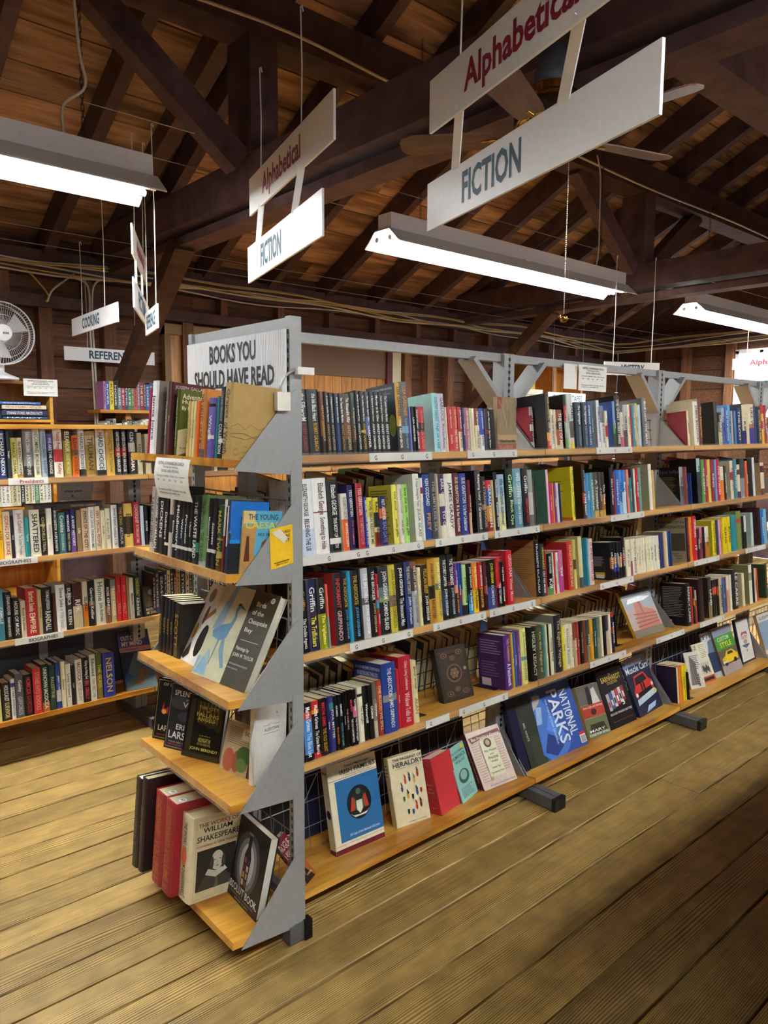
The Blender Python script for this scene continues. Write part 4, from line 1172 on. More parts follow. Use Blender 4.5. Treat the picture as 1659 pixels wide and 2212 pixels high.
shelf_row(ENDF[1], (280, 980), 4.366, 'second end shelf', '''
176 221 310 b8aca4 TALE OF GENJI
225 262 300 3c3c3e/3a3a3c CHARLES DICKENS|TOMALIN
265 311 294 2c2c2e DICKENS
314 350 400 ^18181c:.78:e8e4dc:.83:18181c Dubliners
351 385 402 ^c8c0b4:.3:3a3a3a:.6:c8c0b4 Silas
388 416 405 ^2a2e38:.78:e8e4dc:.83:2a2e38 Emma
418 464 405 ^2c3240:.78:e8e4dc:.83:2c3240 Middlemarch
467 500 408 ^2a2c36:.78:e8e4dc:.83:2a2c36 Walden
502 538 410 ^242428:.78:e8e4dc:.83:242428 Persuasion
541 576 400 ^1e2028:.78:e8e4dc:.83:1e2028 Ulysses
578 634 395 ^26282c:.68:3a8a6a:.81:e8e8e0:.815:2a3434 THE WASTE LAND
638 706 392 7aa06a:.92:a8b8b8 The Portable#3a5030|THE TRAVELS#3a5030
712 750 420 ^22222e:.72:e8e4dc:.77:22222e Metamorphosis
752 792 420 ^24242c:.72:e8e4dc:.77:24242c Sonnets
800 858 485 ^2f4a3a:.5:b09040:.53:2f4a3a:.7:c0a860:.8:5a4a20 MARK TWAIN#c8a848
912 942 430 e0d8cc:.5:8a2a30/3a3a3e
946 978 500 ^121214:.1:a82838:.13:121214
981 1014 490 ^e8e0d0:.6:4a3a34 SHORT#333
1016 1042 490 ^2a3a7a
1044 1088 445 ^1d62b0:.4:2a8ad8:.44:22282c/1d6cc0 Marcus Aurelius
''', seed=63, ins=.012, amax=-.04)
shelf_row(ENDF[1], (280, 980), 4.366, 'second end shelf', '1104 1138 535 ^d8bc80/5aa8c8 THE YOUNG CAESAR#3a2a18\n', start=20, seed=68, ins=.045, amax=-.004, depth=.12)
side_art(RECS[-1], [('r', 0, .8, .3, 1, 'd8bc80'), ('p', [(0, 0), (0, .75), (.35, .8), (.3, .3), (.7, .1), (.6, 0)], 'b88a50'), ('t', .12, .86, .9, .95, 'THE YOUNG', '1a3a5a'), ('t', .05, .72, 1, .83, 'CAESAR', 'd8c840'), ('t', .4, .6, 1, .65, 'REX WARNER', '1a3a5a'), ('p', [(.45, .1), (.5, .5), (.6, .55), (.7, .4), (.6, .1)], '8a4a2a'), ('p', [(.05, .2), (.1, .6), (.16, .6), (.2, .2)], '5a3020')], False)
side_art(RECS[-2], [('r', 0, 0, 1, .42, '24282c'), ('r', 0, .42, 1, .47, '2a90e0'), ('t', .4, .8, .95, .86, 'Marcus Aurelius', 'd8e8f8')], False)
shelf_row(ENDF[2], (280, 1240), 4.366, 'third end shelf', '''
262 296 205 24262a SCOTT#b08840
298 330 222 24262a SCOTT#b08840
332 364 238 26282c SCOTT#b08840
367 394 255 242528 SCOTT#b08840
396 456 278 2c2a26 SCOTT#b08840
''', seed=64, base=((262, 720), (456, 795)))
face_book(ENDF[2], (385, 1421), (428, 1446), (461, 1258), .01, 'eceae4', [('e', .25, .85, .12, .09, '8a8480'), ('e', .75, .82, .1, .12, '4a3430'), ('p', [(.3, .55), (.6, .72), (.7, .68), (.4, .53)], 'b0703a'), ('e', .6, .3, .16, .2, '2a2624'), ('e', .2, .38, .07, .1, 'c89a48'), ('p', [(.1, .05), (.25, .25), (.35, .1), (.2, .02)], '3a3430'), ('e', .35, .6, .06, .12, '5a4a48'), ('e', .8, .5, .09, .15, '332c2c')], 'white book cover scattered with painted feathers behind the heron book', hard=False)
heron = '5f8fb4'
face_book(ENDF[2], (413, 1453.5), (527.4, 1498), (492, 1260), .028, 'd2cfae', [
    ('r', .55, 0, 1, 1, '4c473a'), ('p', [(0, 0), (.0, .3), (.12, .8), (.2, 1), (.27, 1), (.2, .6), (.1, .3)], '8fb0c4'), ('r', .0, .2, .55, .5, 'c6c5a6'),
    ('p', [(.08, .48), (.2, .56), (.33, .6), (.38, .56), (.36, .45), (.26, .4), (.12, .42)], heron),
    ('p', [(.33, .58), (.37, .68), (.345, .76), (.37, .8), (.41, .8), (.4, .76), (.385, .73), (.41, .66), (.385, .55)], heron),
    ('p', [(.385, .805), (.43, .81), (.52, .765), (.43, .78)], '6a7a70'), ('p', [(.35, .8), (.38, .825), (.42, .815), (.4, .8)], '20283a'),
    ('p', [(.24, .41), (.22, .14), (.235, .14), (.26, .41)], '6a8aa0'), ('p', [(.3, .42), (.32, .3), (.46, .14), (.5, .16), (.4, .3), (.34, .44)], '7aa0b8'),
    ('p', [(.02, .02), (.1, .2), (.2, .14), (.24, .02)], '8ab4cc'), ('p', [(.12, .2), (.15, .3), (.2, .22), (.2, .14)], '9abccc'),
    ('t', .66, .84, .83, .89, 'Birds', 'eeeade'), ('t', .64, .75, .84, .8, 'of the', 'eeeade'), ('t', .63, .64, .96, .71, 'Chesapeake', 'eeeade'), ('t', .62, .55, .76, .61, 'Bay', 'eeeade'),
    ('r', .62, .475, .93, .48, 'eeeade'), ('t', .6, .36, .83, .41, 'Paintings by', 'eeeade'), ('t', .58, .29, .95, .34, 'JOHN W. TAYLOR', 'eeeade'), ('t', .58, .21, .9, .24, 'with natural histories and journal', 'c8c4b4'), ('t', .58, .17, .76, .195, 'notes by the artist', 'c8c4b4'),
    ('e', .91, .93, .035, .03, 'f0f0ec'), ('t', .89, .915, .93, .945, '$2', '2a2a2a')], 'large book with a blue heron painting and dark title panel, leaning face out', page=True)
G4 = 'books face out on the fourth end shelf'
face_book(ENDF[3], (328.8, 1594), (392, 1608), (343.5, 1462), .02, '141214', [('r', .03, .03, .97, .97, 'b09058'), ('r', .045, .04, .955, .96, '141214'), ('p', [(.2, .45), (.28, .62), (.3, .5), (.45, .55), (.6, .48), (.6, .42)], 'b83030'), ('e', .3, .46, .08, .04, 'e8a040'), ('t', .16, .15, .85, .24, 'LARSON', 'd8ceb0'), ('t', .14, .07, .85, .1, 'bestselling author', 'b03030'), ('t', .2, .88, .9, .93, 'OF BEASTS', 'c8c0b0')], 'black book framed in gold with red skyline, leftmost on the fourth end shelf', group=G4)
face_book(ENDF[3], (353.3, 1613.5), (424, 1631), (372.5, 1470), .025, '26262c', [('r', .03, .025, .97, .975, '9a9aa0'), ('r', .042, .035, .958, .965, '2a2a30'), ('e', .35, .7, .3, .1, '4a4a52'), ('e', .6, .5, .3, .08, '44444c'), ('t', .14, .8, .85, .88, 'SPLENDID', 'eceaea'), ('t', .5, .74, .62, .77, 'AND THE', 'd0d0d0'), ('t', .42, .64, .9, .72, 'VILE', 'eceaea'), ('t', .3, .3, .7, .38, 'ERIK', 'eceaea'), ('t', .1, .16, .95, .27, 'LARSON', 'eceaea'), ('t', .12, .1, .9, .12, 'THE #1 NEW YORK TIMES', 'c0c0c0'), ('t', .1, .06, .9, .085, 'THE DEVIL IN THE WHITE', 'c04040')], 'charcoal book with stormy sky and large white lettering on the fourth end shelf', group=G4)
face_book(ENDF[3], (391, 1630.8), (471, 1650), (411.7, 1499), .025, '17150f', [('r', .06, .1, .2, .95, '3a3420'), ('p', [(.22, .93), (.95, .9), (.95, .5), (.85, .46), (.75, .53), (.6, .5), (.5, .56), (.36, .55), (.26, .62)], '3e371e'), *[('r', .3+.1*k, .58+.01*(k % 2), .34+.1*k, .92, '7a6c3a') for k in range(6)], ('r', 0, .0, 1, .09, '3a3620'), ('t', .3, .8, .82, .85, 'THE CITY', 'd8c860'), ('t', .5, .755, .6, .785, 'OF', 'd8c860'), ('t', .26, .68, .85, .74, 'FALLING', 'd8c860'), ('t', .3, .61, .78, .67, 'ANGELS', 'd8c860'), ('t', .42, .36, .7, .39, 'by the author of', 'b0a450'), ('t', .4, .27, .72, .34, 'MIDNIGHT IN', 'c8b858'), ('t', .38, .22, .74, .26, 'GOOD AND EVIL', 'b0a450'), ('t', .2, .12, .95, .18, 'JOHN BERENDT', 'e0d060')], 'dark book with draped curtain picture and yellow lettering on fourth end shelf', group=G4)
face_book(ENDF[3], (473.5, 1657), (546, 1688), (494, 1553), .015, 'c0ac88', [*lines(.1, .55, .95, .92, 9, '8a7658'), ('e', .22, .22, .16, .24, 'b8644a'), ('e', .45, .24, .12, .22, 'a8583e'), ('e', .65, .4, .22, .18, '4a6a3a'), ('e', .6, .2, .16, .14, '6a8a4a'), ('r', .8, 0, 1, .35, '5a3a34'), ('r', .5, .7, .98, .95, 'd8c8a0'), ('t', .56, .8, .92, .88, 'SOUP', '2a2420')], 'garden vegetable cookbook standing behind the folded white papers', hard=False, group=G4)
wp = face_book(ENDF[3], (547, 1699), (628, 1669), (552, 1520), .02, 'e8e6e0', [('t', .3, .62, .75, .66, 'ALLENTOWN', '3a3a3e'), ('r', .27, .59, .78, .595, '5a5a5e'), ('r', .27, .69, .78, .695, '5a5a5e'), ('e', .52, .71, .14, .02, 'd8d8d8')], 'white paper folder printed with a small arched emblem on fourth end shelf', hard=False, wmax=.125)
h = .2; m = MB(); m.face([(0, -.001, .002), (-.045, -.035, .15), (-.01, -.012, .205), (0, -.001, .212)], PAPER); m.face([(0, -.002, .002), (0, -.002, .212), (-.01, -.013, .205), (-.045, -.036, .15)], PAPER); m.build('loose_flap', wp)
w5 = 'bottom end shelf'
shelf_row(ENDF[4], (260, 1640), 3.318, w5, '''
78 114 132 !33262a/2e2226 200 YEARS#6a5248
115 152 135 !33262a/2a1e20 200 YEARS#6a5248
''', seed=65, base=((78, 745), (152, 805)), depth=.19)
side_art(RECS[-1], [('r', .2, .06, .95, .94, '201818'), ('e', .55, .4, .3, .12, '6a4a30'), ('e', .4, .3, .12, .08, '8a6a48')], False)
shelf_row(ENDF[4], (260, 1640), 3.318, w5, '''
218 288 240 !a02632 DICTIONARY#b86a40|VOLUME I#b86a40
289 356 300 !a02632 DICTIONARY#b86a40|VOLUME II#b86a40
''', start=2, seed=66, base=((218, 850), (289, 925)), depth=.185)
for R, w, d, h in RECS[-2:]:
    m = MB().box(w*.32, w*.95, .018, .055, h-.0028, h-.0024, plain('aebaa6', .7)); m.tube([(w*.64, .036, h-.0026), (w*.64, .036, h-.0021)], .013, PAPER, 16)
    m.text('$5', BLACK, (w*.64-.008, .03, h-.0019), (1, 0, 0), (0, 1, 0), .016, .012); m.build('price_sticker', R)
shelf_row(ENDF[4], (260, 1640), 3.318, w5, '405 486 398 !e2d6b4/dccfa8 THE WORKS OF WILLIAM SHAKESPEARE#4a3a2a\n', start=4, seed=67, base=((405, 966), (486, 1032)), depth=.165)
R, w, d, h = RECS[-1]
m = MB().face([(w/2+.0135*math.cos(2*PI*k/20), -.0032, h*.52+.028*math.sin(2*PI*k/20)) for k in range(20)], plain('e06a48', .5)); m.text('OXFORD', plain('4a3a2a', .5), (w*.25, -.003, h*.05), (1, 0, 0), (0, 0, 1), w*.5, .006); m.build('spine_emblem', R)
sk = 'c8c4b8'
side_art(RECS[-1], [('r', .08, .03, .97, .965, 'b09a70'), ('r', .085, .033, .965, .962, 'dccfa8'), ('t', .12, .87, .95, .92, 'THE WORKS OF', '8a3a30'), ('t', .22, .8, .82, .86, 'WILLIAM', '1c1a18'), ('t', .1, .7, .98, .77, 'SHAKESPEARE', '1c1a18'), ('t', .1, .63, .95, .67, 'Complete in One Volume', '8a3a30'),
    ('r', .12, .12, .92, .6, '2e2c28'), ('p', [(.14, .12), (.25, .26), (.45, .32), (.65, .31), (.84, .22), (.9, .12)], '4a463e'), ('p', [(.3, .3), (.52, .24), (.76, .3), (.7, .35), (.5, .32), (.36, .36)], sk), ('e', .54, .44, .13, .115, sk), ('e', .43, .42, .04, .08, '4a443c'), ('e', .67, .41, .04, .08, '4a443c'), ('e', .49, .45, .02, .006, '3a3630'), ('e', .6, .45, .02, .006, '3a3630'), ('e', .545, .375, .03, .006, '5a4a44'), ('r', .54, .4, .55, .44, '9a9488'), ('p', [(.5, .12), (.52, .24), (.56, .24), (.58, .12)], '6a655a')], False)
face_book(ENDF[4], (484.5, 1919), (551, 1993), (516.5, 1752), .03, '1a181a', [('e', .5, .52, .36, .38, '4a484e'), ('e', .5, .5, .28, .32, '84828a'), ('e', .5, .5, .2, .25, 'c8c6cc'), ('p', [(.42, .2), (.4, .6), (.45, .7), (.46, .86), (.54, .86), (.55, .7), (.6, .6), (.58, .2)], '2a1c1c'), *[('r', .43+.08*(k % 2), .24+.09*(k//2), .49+.08*(k % 2), .31+.09*(k//2), c) for k, c in enumerate(('d8c8b8', '8a4030', 'c89838', 'b8a8a8', '5a2a2a', 'e0d8d0', '9a5a40', '3a3a5a'))], ('r', .44, .86, .56, .89, '8a8488'), ('t', .05, .11, .98, .2, 'ABSOLUT BOOK.', 'f0eeee'), ('t', .2, .07, .9, .09, 'THE ABSOLUT VODKA ADVERTISING STORY', 'a8a6a8'), ('t', .35, .03, .75, .05, 'RICHARD W LEWIS', 'c8c6c8')], 'black book with a glowing bottle picture leaning face out on bottom end shelf')
# ================================================================ fiction rack, books shown face out
G5 = 'books face out on the bottom fiction shelf'
F5 = MAIN[4]
face_book(F5, (661, 1914), (690, 1902), None, .028, '8a1f2c', [('r', 0, 0, 1, .45, 'a85a28'), ('p', [(.1, 0), (.3, .4), (.45, .1), (.6, .3), (.9, 0)], '2a1a18'), ('t', .1, .75, .9, .9, 'ROGUE', 'f0e8e0'), ('t', .1, .58, .95, .72, 'LAWYER', 'f0e8e0'), ('t', .5, .1, .9, .14, 'A NOVEL', 'e8d0b0')], 'red thriller paperback slumped beside the end post on the bottom fiction shelf', hard=False, group=G5, height=.175, lean=.25, roll=-.5, spine='14141a', spine_art=[('v', .2, .1, .8, .95, 'ROGUE LAWYER', 'e8e0d8')])
blue = '2f6fa8'
face_book(F5, (728, 1852), (832, 1807), (704, 1657), .036, 'e4dcc0', [('r', 0, 0, 1, .055, '6a1c28'), ('r', .0, .09, 1, .093, '9a3a3a'), ('r', .0, .815, 1, .82, '9a3a3a'), ('r', .12, .12, 1, .8, blue), ('e', .56, .5, .25, .19, '1e2228'), ('p', [(.45, .45), (.45, .6), (.56, .4), (.67, .6), (.67, .45), (.56, .36)], '3a6a48'), ('p', [(.37, .42), (.42, .58), (.47, .54), (.46, .42)], 'c03a30'), ('p', [(.75, .42), (.7, .58), (.65, .54), (.66, .42)], 'c03a30'), ('p', [(.5, .42), (.5, .52), (.62, .52), (.62, .42), (.56, .37)], 'e0dcc8'), ('p', [(.36, .4), (.45, .345), (.67, .345), (.76, .4), (.7, .37), (.56, .36), (.42, .37)], 'e8e4d4'), ('e', .56, .62, .05, .035, '4a6a58'), ('t', .35, .925, .85, .955, 'Edward MacLysaght', '3a3630'), ('t', .24, .86, .97, .91, 'IRISH FAMILIES', '1e1c1c'), ('t', .35, .83, .88, .85, 'Their Names, Arms and Origins', '6a6458'), ('t', .3, .16, .92, .19, '243 Coats of Arms illustrated in full colour', 'e0e8f0')], 'large blue and cream book with a crest in a dark circle, bottom fiction shelf', spine='dcd2b2', group=G5, spine_art=[('r', 0, 0, 1, .055, '6a1c28'), ('e', .5, .45, .35, .05, '2a2428'), ('t', .1, .9, .9, .93, 'FAMILIES', '4a4438')])
sh = [('p', [(x-.03, y), (x-.03, y+.05), (x+.03, y+.05), (x+.03, y), (x, y-.03)], c) for x, y, c in ((.3, .5, '2a4a8a'), (.42, .6, 'c03a30'), (.55, .62, '2a4a8a'), (.68, .58, 'e0b030'), (.8, .66, 'c04030'), (.32, .36, '3a6a4a'), (.45, .38, 'e0a030'), (.58, .36, '2a2a2a'), (.72, .4, '2a4a9a'), (.84, .42, 'b03030'), (.4, .17, '2a2a2a'), (.53, .15, '2a4a8a'), (.65, .2, 'c03a3a'), (.78, .22, '8a2a2a'))]
sh += [('p', [(x-.02, y+.05), (x-.03, y+.13), (x+.01, y+.1), (x+.03, y+.06)], c) for x, y, c in ((.3, .5, '6a4a3a'), (.42, .6, 'c04838'), (.55, .62, '4a4a4a'), (.68, .58, '8a8a80'), (.8, .66, '5a5a5a'), (.45, .38, '2a2a2a'), (.72, .4, '2a3a6a'), (.65, .2, 'b03030'), (.78, .22, '4a2a2a'))]
face_book(F5, (858, 1791), (930.6, 1766), (836, 1640), .03, 'e2d6b2', sh+[('t', .12, .93, .98, .97, 'THE PAGEANT OF', '2a2a3a'), ('t', .12, .84, 1, .91, 'HERALDRY', '22284a'), ('t', .15, .81, .95, .825, 'an explanation of its principles', 'a06048'), ('t', .35, .03, .9, .05, 'Colonel H. C. B. Rogers', '4a4438')], 'cream book covered in small coats of arms on the bottom fiction shelf', spine='d6c89c', group=G5, spine_art=[*lines(.2, .7, .8, .9, 4, '6a5a3a')])
face_book(F5, (954.6, 1763), (995.8, 1735), (929, 1640), .05, 'c8343c', [], 'thick plain red cloth book standing open-topped on the bottom fiction shelf', spine='b82c34', group=G5, spine_art=[('t', .2, .52, .7, .56, 'Peter', 'd8a878'), ('t', .25, .45, .6, .49, 'the', 'd8a878'), ('t', .2, .38, .75, .42, 'First', 'd8a878'), ('t', .25, .12, .75, .15, 'Allen', 'c89068')])
face_book(F5, (1001, 1737), (1032.6, 1709.4), (966, 1622), .005, '8ec4be', [('e', .5, .42, .32, .13, '3a5a5a'), ('e', .5, .44, .2, .09, '8ab8b0'), *lines(.12, .05, .9, .24, 6, '4a7a78'), ('t', .1, .86, .9, .9, 'THE OLD FARMERS', '2a4a4a'), ('t', .1, .76, .92, .83, 'ALMANACK', '223c3c'), ('t', .2, .68, .8, .73, 'SPECIAL ISSUE', '2a4a4a'), ('e', .82, .93, .1, .04, 'e8c830')], 'thin pale teal almanac booklet on the bottom fiction shelf', hard=False, group=G5)
face_book(F5, (1047, 1710), (1117.8, 1682), (1003, 1586), .032, 'd8c4b8', [*lines(.05, .1, .3, .8, 16, 'c0a090'), *lines(.75, .2, .95, .8, 14, 'c0a090'), ('p', [(.08, .8), (.02, .9), (.95, .93), (.98, .84), (.6, .85)], '7a3a38'), ('r', .3, .16, .74, .8, 'dcd8b8'), ('t', .1, .83, .95, .89, "Ben Franklin's Almanac", 'f0e4d8'), ('e', .52, .74, .11, .08, '4a4438'), ('e', .52, .745, .06, .05, 'c89a78'), ('t', .34, .58, .72, .63, 'Wit, Wisdom,', '3a3a30'), ('t', .48, .53, .58, .56, 'and', '3a3a30'), ('t', .4, .46, .68, .51, 'Practical', '3a3a30'), ('t', .44, .4, .64, .44, 'Advice', '3a3a30'), ('t', .4, .29, .66, .33, 'Useful Tips', '5a5a48'), ('t', .34, .21, .72, .25, 'Fascinating Facts', '5a5a48'), ('e', .32, .15, .04, .03, 'b0a070'), ('t', .2, .03, .95, .06, 'By the Editors of The Old Farmers Almanac', '5a4a40')], 'pink and cream almanac with a scroll panel on the bottom fiction shelf', spine='6a2e34', group=G5, spine_art=[('v', .3, .15, .75, .9, 'Wit, Wisdom and Practical Advice', 'd8c0b0')])
face_book(F5, (1128, 1672), (1146, 1664), (1088, 1512), .022, '201c3a', [], 'tall dark book with white pages leaning behind the mountain photograph book', group=G5)
face_book(F5, (1149, 1662), (1271, 1606), (1101, 1505), .026, '3455a8', [('r', 0, 0, .28, 1, '2c3228'), ('r', .1, 0, .26, .4, '3a4030'), ('p', [(.24, .1), (.28, .6), (.3, .9), (.42, .92), (.5, .7), (.62, .45), (.72, .1), (.6, 0), (.34, 0)], '4a7ad0'), ('p', [(.28, .7), (.32, .9), (.45, .88), (.4, .78)], 'c8b8a8'), ('p', [(.27, .5), (.33, .74), (.42, .72), (.36, .5)], '9ab8e0'), ('p', [(.28, .12), (.4, .35), (.5, .28), (.6, .12), (.45, .02)], '2a3c88'), ('p', [(.4, .4), (.5, .6), (.6, .5), (.55, .3)], '5a90e8'), ('v', .82, .42, .88, .56, 'THE', 'e8ecf4'), ('v', .76, .2, .9, .86, 'NATIONAL', 'e8ecf4'), ('v', .56, .14, .74, .9, 'PARKS', 'e8ecf4'), ('v', .5, .16, .53, .8, 'OUR PARKS IN THEIR GRANDEUR', 'c8d4e8'), ('v', .06, .35, .09, .6, 'MEL WHITE', 'c8c8b0'), ('r', .89, .04, .99, .2, 'f0f0f0'), ('r', .89, .16, .99, .2, 'd02030'), *[('r', .9, .05+.012*k, .98, .056+.012*k, '3a3a3a') for k in range(8)]], 'big blue mountain lake photograph book turned on its side, bottom fiction shelf', group=G5, spine='101012')
face_book(F5, (1274, 1598), (1320.5, 1581), (1242, 1487), .028, '8a8480', [('r', 0, .64, 1, 1, '6a6460'), ('p', [(.35, .62), (.4, .95), (.55, .97), (.6, .62)], '2a2628'), ('p', [(.55, .62), (.62, .9), (.78, .93), (.9, .62)], 'd8d4d0'), ('r', 0, .38, 1, .62, 'b84030'), ('e', .5, .47, .13, .06, '4a2a24'), ('t', .08, .54, .95, .6, 'Horn Calls and Hunting', 'f0d8c0'), ('r', 0, 0, 1, .36, '6a7450'), ('p', [(.1, .08), (.2, .25), (.8, .25), (.9, .08)], '3a3228'), ('t', .1, .1, .8, .15, 'MARY', 'f0f0e8'), ('t', .05, .03, .95, .08, 'ECHOES FROM THE HILLS', 'f0f0e8')], 'paperback with a wedding couple and red band on the bottom fiction shelf', hard=False, group=G5, spine='b8a468')
face_book(F5, (1323, 1578), (1376, 1554), (1284, 1456), .022, '1c1a1c', [('t', .46, .9, .54, .93, 'THE', 'c8a848'), ('t', .14, .8, .9, .89, 'EARNHARDT', 'd0ae50'), ('t', .32, .74, .72, .79, 'COLLECTION', 'c8a848'), *[('r', .14+.12*k, .3+.02*k, .25+.12*k, .6+.012*k, c) for k, c in enumerate(('b8a8b0', '4a5aa0', 'c8c8c8', 'c04048', 'd8d0d0', 'a03038'))], *[('r', .16+.12*k, .36+.02*k, .22+.12*k, .46+.02*k, c) for k, c in enumerate(('c03a40', 'e0d8d8', '3a3a3a', 'e8e0e0', '2a2a30', 'e0e0e0'))], ('t', .66, .33, .76, .42, '3', 'f0f0f0'), ('t', .1, .22, .95, .26, 'BECAUSE WINNING MATTERS', 'f0ecec'), ('t', .12, .1, .9, .12, 'the cards the cars the driver', 'b06a50')], 'black racing collection book with gold title on the bottom fiction shelf', group=G5)
face_book(F5, (1384, 1551), (1432, 1522.8), (1340, 1431), .026, '232a44', [('r', 0, .86, 1, 1, '7a98c8'), ('t', .12, .88, .8, .96, 'American', 'd8e4f4'), ('t', .05, .74, .98, .86, 'Muscle Cars', 'dce8f4'), ('p', [(.12, .3), (.1, .42), (.2, .5), (.26, .68), (.7, .7), (.82, .55), (.92, .5), (.94, .38), (.8, .3)], 'cc3430'), ('p', [(.25, .52), (.29, .65), (.67, .67), (.74, .55)], '2a2026'), ('r', .42, .4, .48, .56, '2a1a1c'), ('r', .52, .4, .58, .56, '2a1a1c'), ('p', [(.2, .3), (.22, .38), (.82, .42), (.84, .34)], '1c181c'), ('e', .17, .36, .05, .035, 'e8e8e0'), ('e', .88, .44, .05, .035, 'e8e8e0'), ('p', [(.1, .18), (.12, .28), (.92, .36), (.94, .26)], 'b8ccd8'), ('e', .9, .3, .07, .04, 'd8d08a'), ('p', [(.3, .02), (.45, .12), (.8, .14), (.7, .06)], 'a8c0e0')], 'dark blue book with a red muscle car on the bottom fiction shelf', group=G5, spine='1a2038', spine_art=[('v', .25, .5, .75, .95, 'Muscle Cars', 'd8e0ec')])
shelf_row(MAIN[4], (1380, 1080), 4.609, 'bottom fiction shelf, far bay', '''
394 408 1665 ^e8d0a8/2a1c3a
410 440 1650 ^e87828
446 470 1640 ^e8c820 NOLO#333
472 495 1632 ^e8cc28 GUIDE#333
''', seed=71, ins=.03)
bookend(MAIN[4], 1490, 1512, 'black bookend beside the yellow paperbacks on the bottom fiction shelf')
face_book(F5, (1494, 1490), (1525, 1483.6), (1476, 1411), .008, 'd8d4cc', [*[('p', [(.1+.07*k, .1), (.3+.05*k, .9-.03*k), (.34+.05*k, .88-.03*k), (.15+.07*k, .1)], '5a5650') for k in range(7)], *lines(.3, .5, .9, .9, 8, '7a766e'), ('v', .55, .05, .75, .4, 'zine', '2a2826')], 'white paper magazine with pencil drawings on the bottom fiction shelf', hard=False, group=G5)
face_book(F5, (1521, 1478), (1548, 1468), (1492, 1394), .006, 'e0d8bc', [('r', 0, 0, 1, .16, 'c85a38'), ('r', .1, .04, .9, .12, '3a2a26'), ('r', .2, .18, .85, .5, 'c8c4b8'), *[('e', .35+.12*k, .35-.04*(k % 2), .06, .09, '3a3632') for k in range(4)], *lines(.45, .6, .95, .95, 8, 'a09a80'), ('v', .1, .3, .25, .95, 'PORTFOLIO', '4a4638')], 'cream portfolio booklet with a rust red base band on the bottom fiction shelf', hard=False, group=G5)
face_book(F5, (1543, 1467.5), (1566, 1458.6), (1512, 1370), .01, 'c8ccd0', [('r', 0, 0, 1, .12, 'b8b8b0'), ('r', 0, .12, 1, .55, '2a3a5c'), ('p', [(.2, .55), (.4, .8), (.9, .85), (1, .55)], '6a7a90'), ('t', .08, .86, .95, .95, 'F/F', '22304a')], 'blue and white magazine behind the green car book on the bottom fiction shelf', hard=False, group=G5)
face_book(F5, (1567, 1460.8), (1605.6, 1442), (1535, 1361), .014, '6a5a50', [('r', 0, .82, 1, 1, '8a90a8'), ('r', 0, .52, 1, .82, '4a9a40'), ('t', .15, .7, .75, .79, 'CUSTOM', 'e0ecd8'), ('t', .2, .56, .8, .67, 'STYLE', 'f0e838'), ('r', 0, 0, 1, .2, 'a89a98'), ('p', [(.12, .22), (.1, .34), (.3, .38), (.4, .47), (.7, .48), (.85, .4), (.95, .36), (.92, .24)], 'e8c020'), ('p', [(.42, .39), (.47, .45), (.68, .45), (.74, .39)], '4a4a40'), ('e', .25, .22, .08, .05, '2a2826'), ('e', .75, .24, .08, .05, '2a2826'), ('r', .1, .24, .35, .28, 'd8d8d8')], 'green topped book with a yellow custom car on the bottom fiction shelf', hard=False, group=G5)
pf = face_book(F5, (1605, 1435.8), (1632.8, 1422.8), (1585, 1340), .015, '2a3440', [('r', .06, .04, .94, .96, 'e4e0e0'), ('r', .1, .07, .9, .93, 'dcd8d6'), ('p', [(.25, .6), (.3, .68), (.7, .68), (.75, .6), (.5, .64)], 'a86060'), ('t', .28, .52, .72, .6, 'PASTRY', '8a3a44'), ('e', .5, .46, .14, .05, 'b08a78'), ('p', [(.2, .4), (.35, .34), (.65, .34), (.8, .4), (.7, .36), (.5, .31), (.3, .36)], '6a7a9a'), ('p', [(.45, .28), (.5, .22), (.55, .28)], 'a86060')], 'framed white print with a red and blue badge standing on the bottom fiction shelf', page=False)
pf.name = 'framed_print'; pf['category'] = 'picture'
face_book(F5, (1656, 1414), (1694, 1397), (1632, 1330), .02, 'd8d4c8', [('r', 0, .1, 1, .8, '8aa0b8'), ('r', .5, .1, 1, .6, 'b08a98'), ('t', .1, .85, .9, .93, 'SLEEPING', '3a4a6a')], 'pale photograph book cut off by the right edge on the bottom fiction shelf', spine='b89a70', group=G5)
# fourth shelf
jb = face_book(MAIN[3], (960, 1521), (1025, 1502.4), (937, 1404), .03, '3a2f28', [('r', .05, .04, .95, .96, '2e2622'), ('r', .08, .06, .92, .94, '403329'), ('e', .5, .5, .25, .17, '7a5a44'), ('e', .5, .5, .21, .14, '352a24'), *[('e', .5+.1*math.cos(k*PI/3), .5+.07*math.sin(k*PI/3), .05, .035, '80604a') for k in range(6)], ('e', .5, .5, .04, .03, '9a7a58'), *[e for (x, y) in ((.25, .85), (.75, .87), (.25, .14), (.75, .14)) for e in (('e', x, y, .11, .05, '76583e'), ('e', x, y, .07, .03, '352a24'), ('e', x, y, .03, .012, '8a6a4a'))], ('e', .5, .78, .1, .05, '6a5038'), ('e', .5, .2, .1, .05, '6a5038'), ('e', .85, .55, .05, .03, '9a8a70')], 'embossed dark leather journal with laced edges on the fourth fiction shelf', spine='2a221e')
m = MB()
w = .1
for k in range(14): m.box(.002+k*.0075, .006+k*.0075, -.0015, .031, .0, .0025, plain('1c1815', .6)).box(.002+k*.0075, .006+k*.0075, -.0015, .031, .172, .1765, plain('1c1815', .6))
m.build('laced_edge', jb)
bookend(MAIN[3], 900, 1552, 'black bookend beside the pale spine on the fourth fiction shelf')
be = bookend(MAIN[3], 1085, 1486, 'black bookend with an arched cut-out against the purple book', -1)
bookend(MAIN[3], 1333, 1397, 'black bookend at the end of the paperback row, fourth fiction shelf')
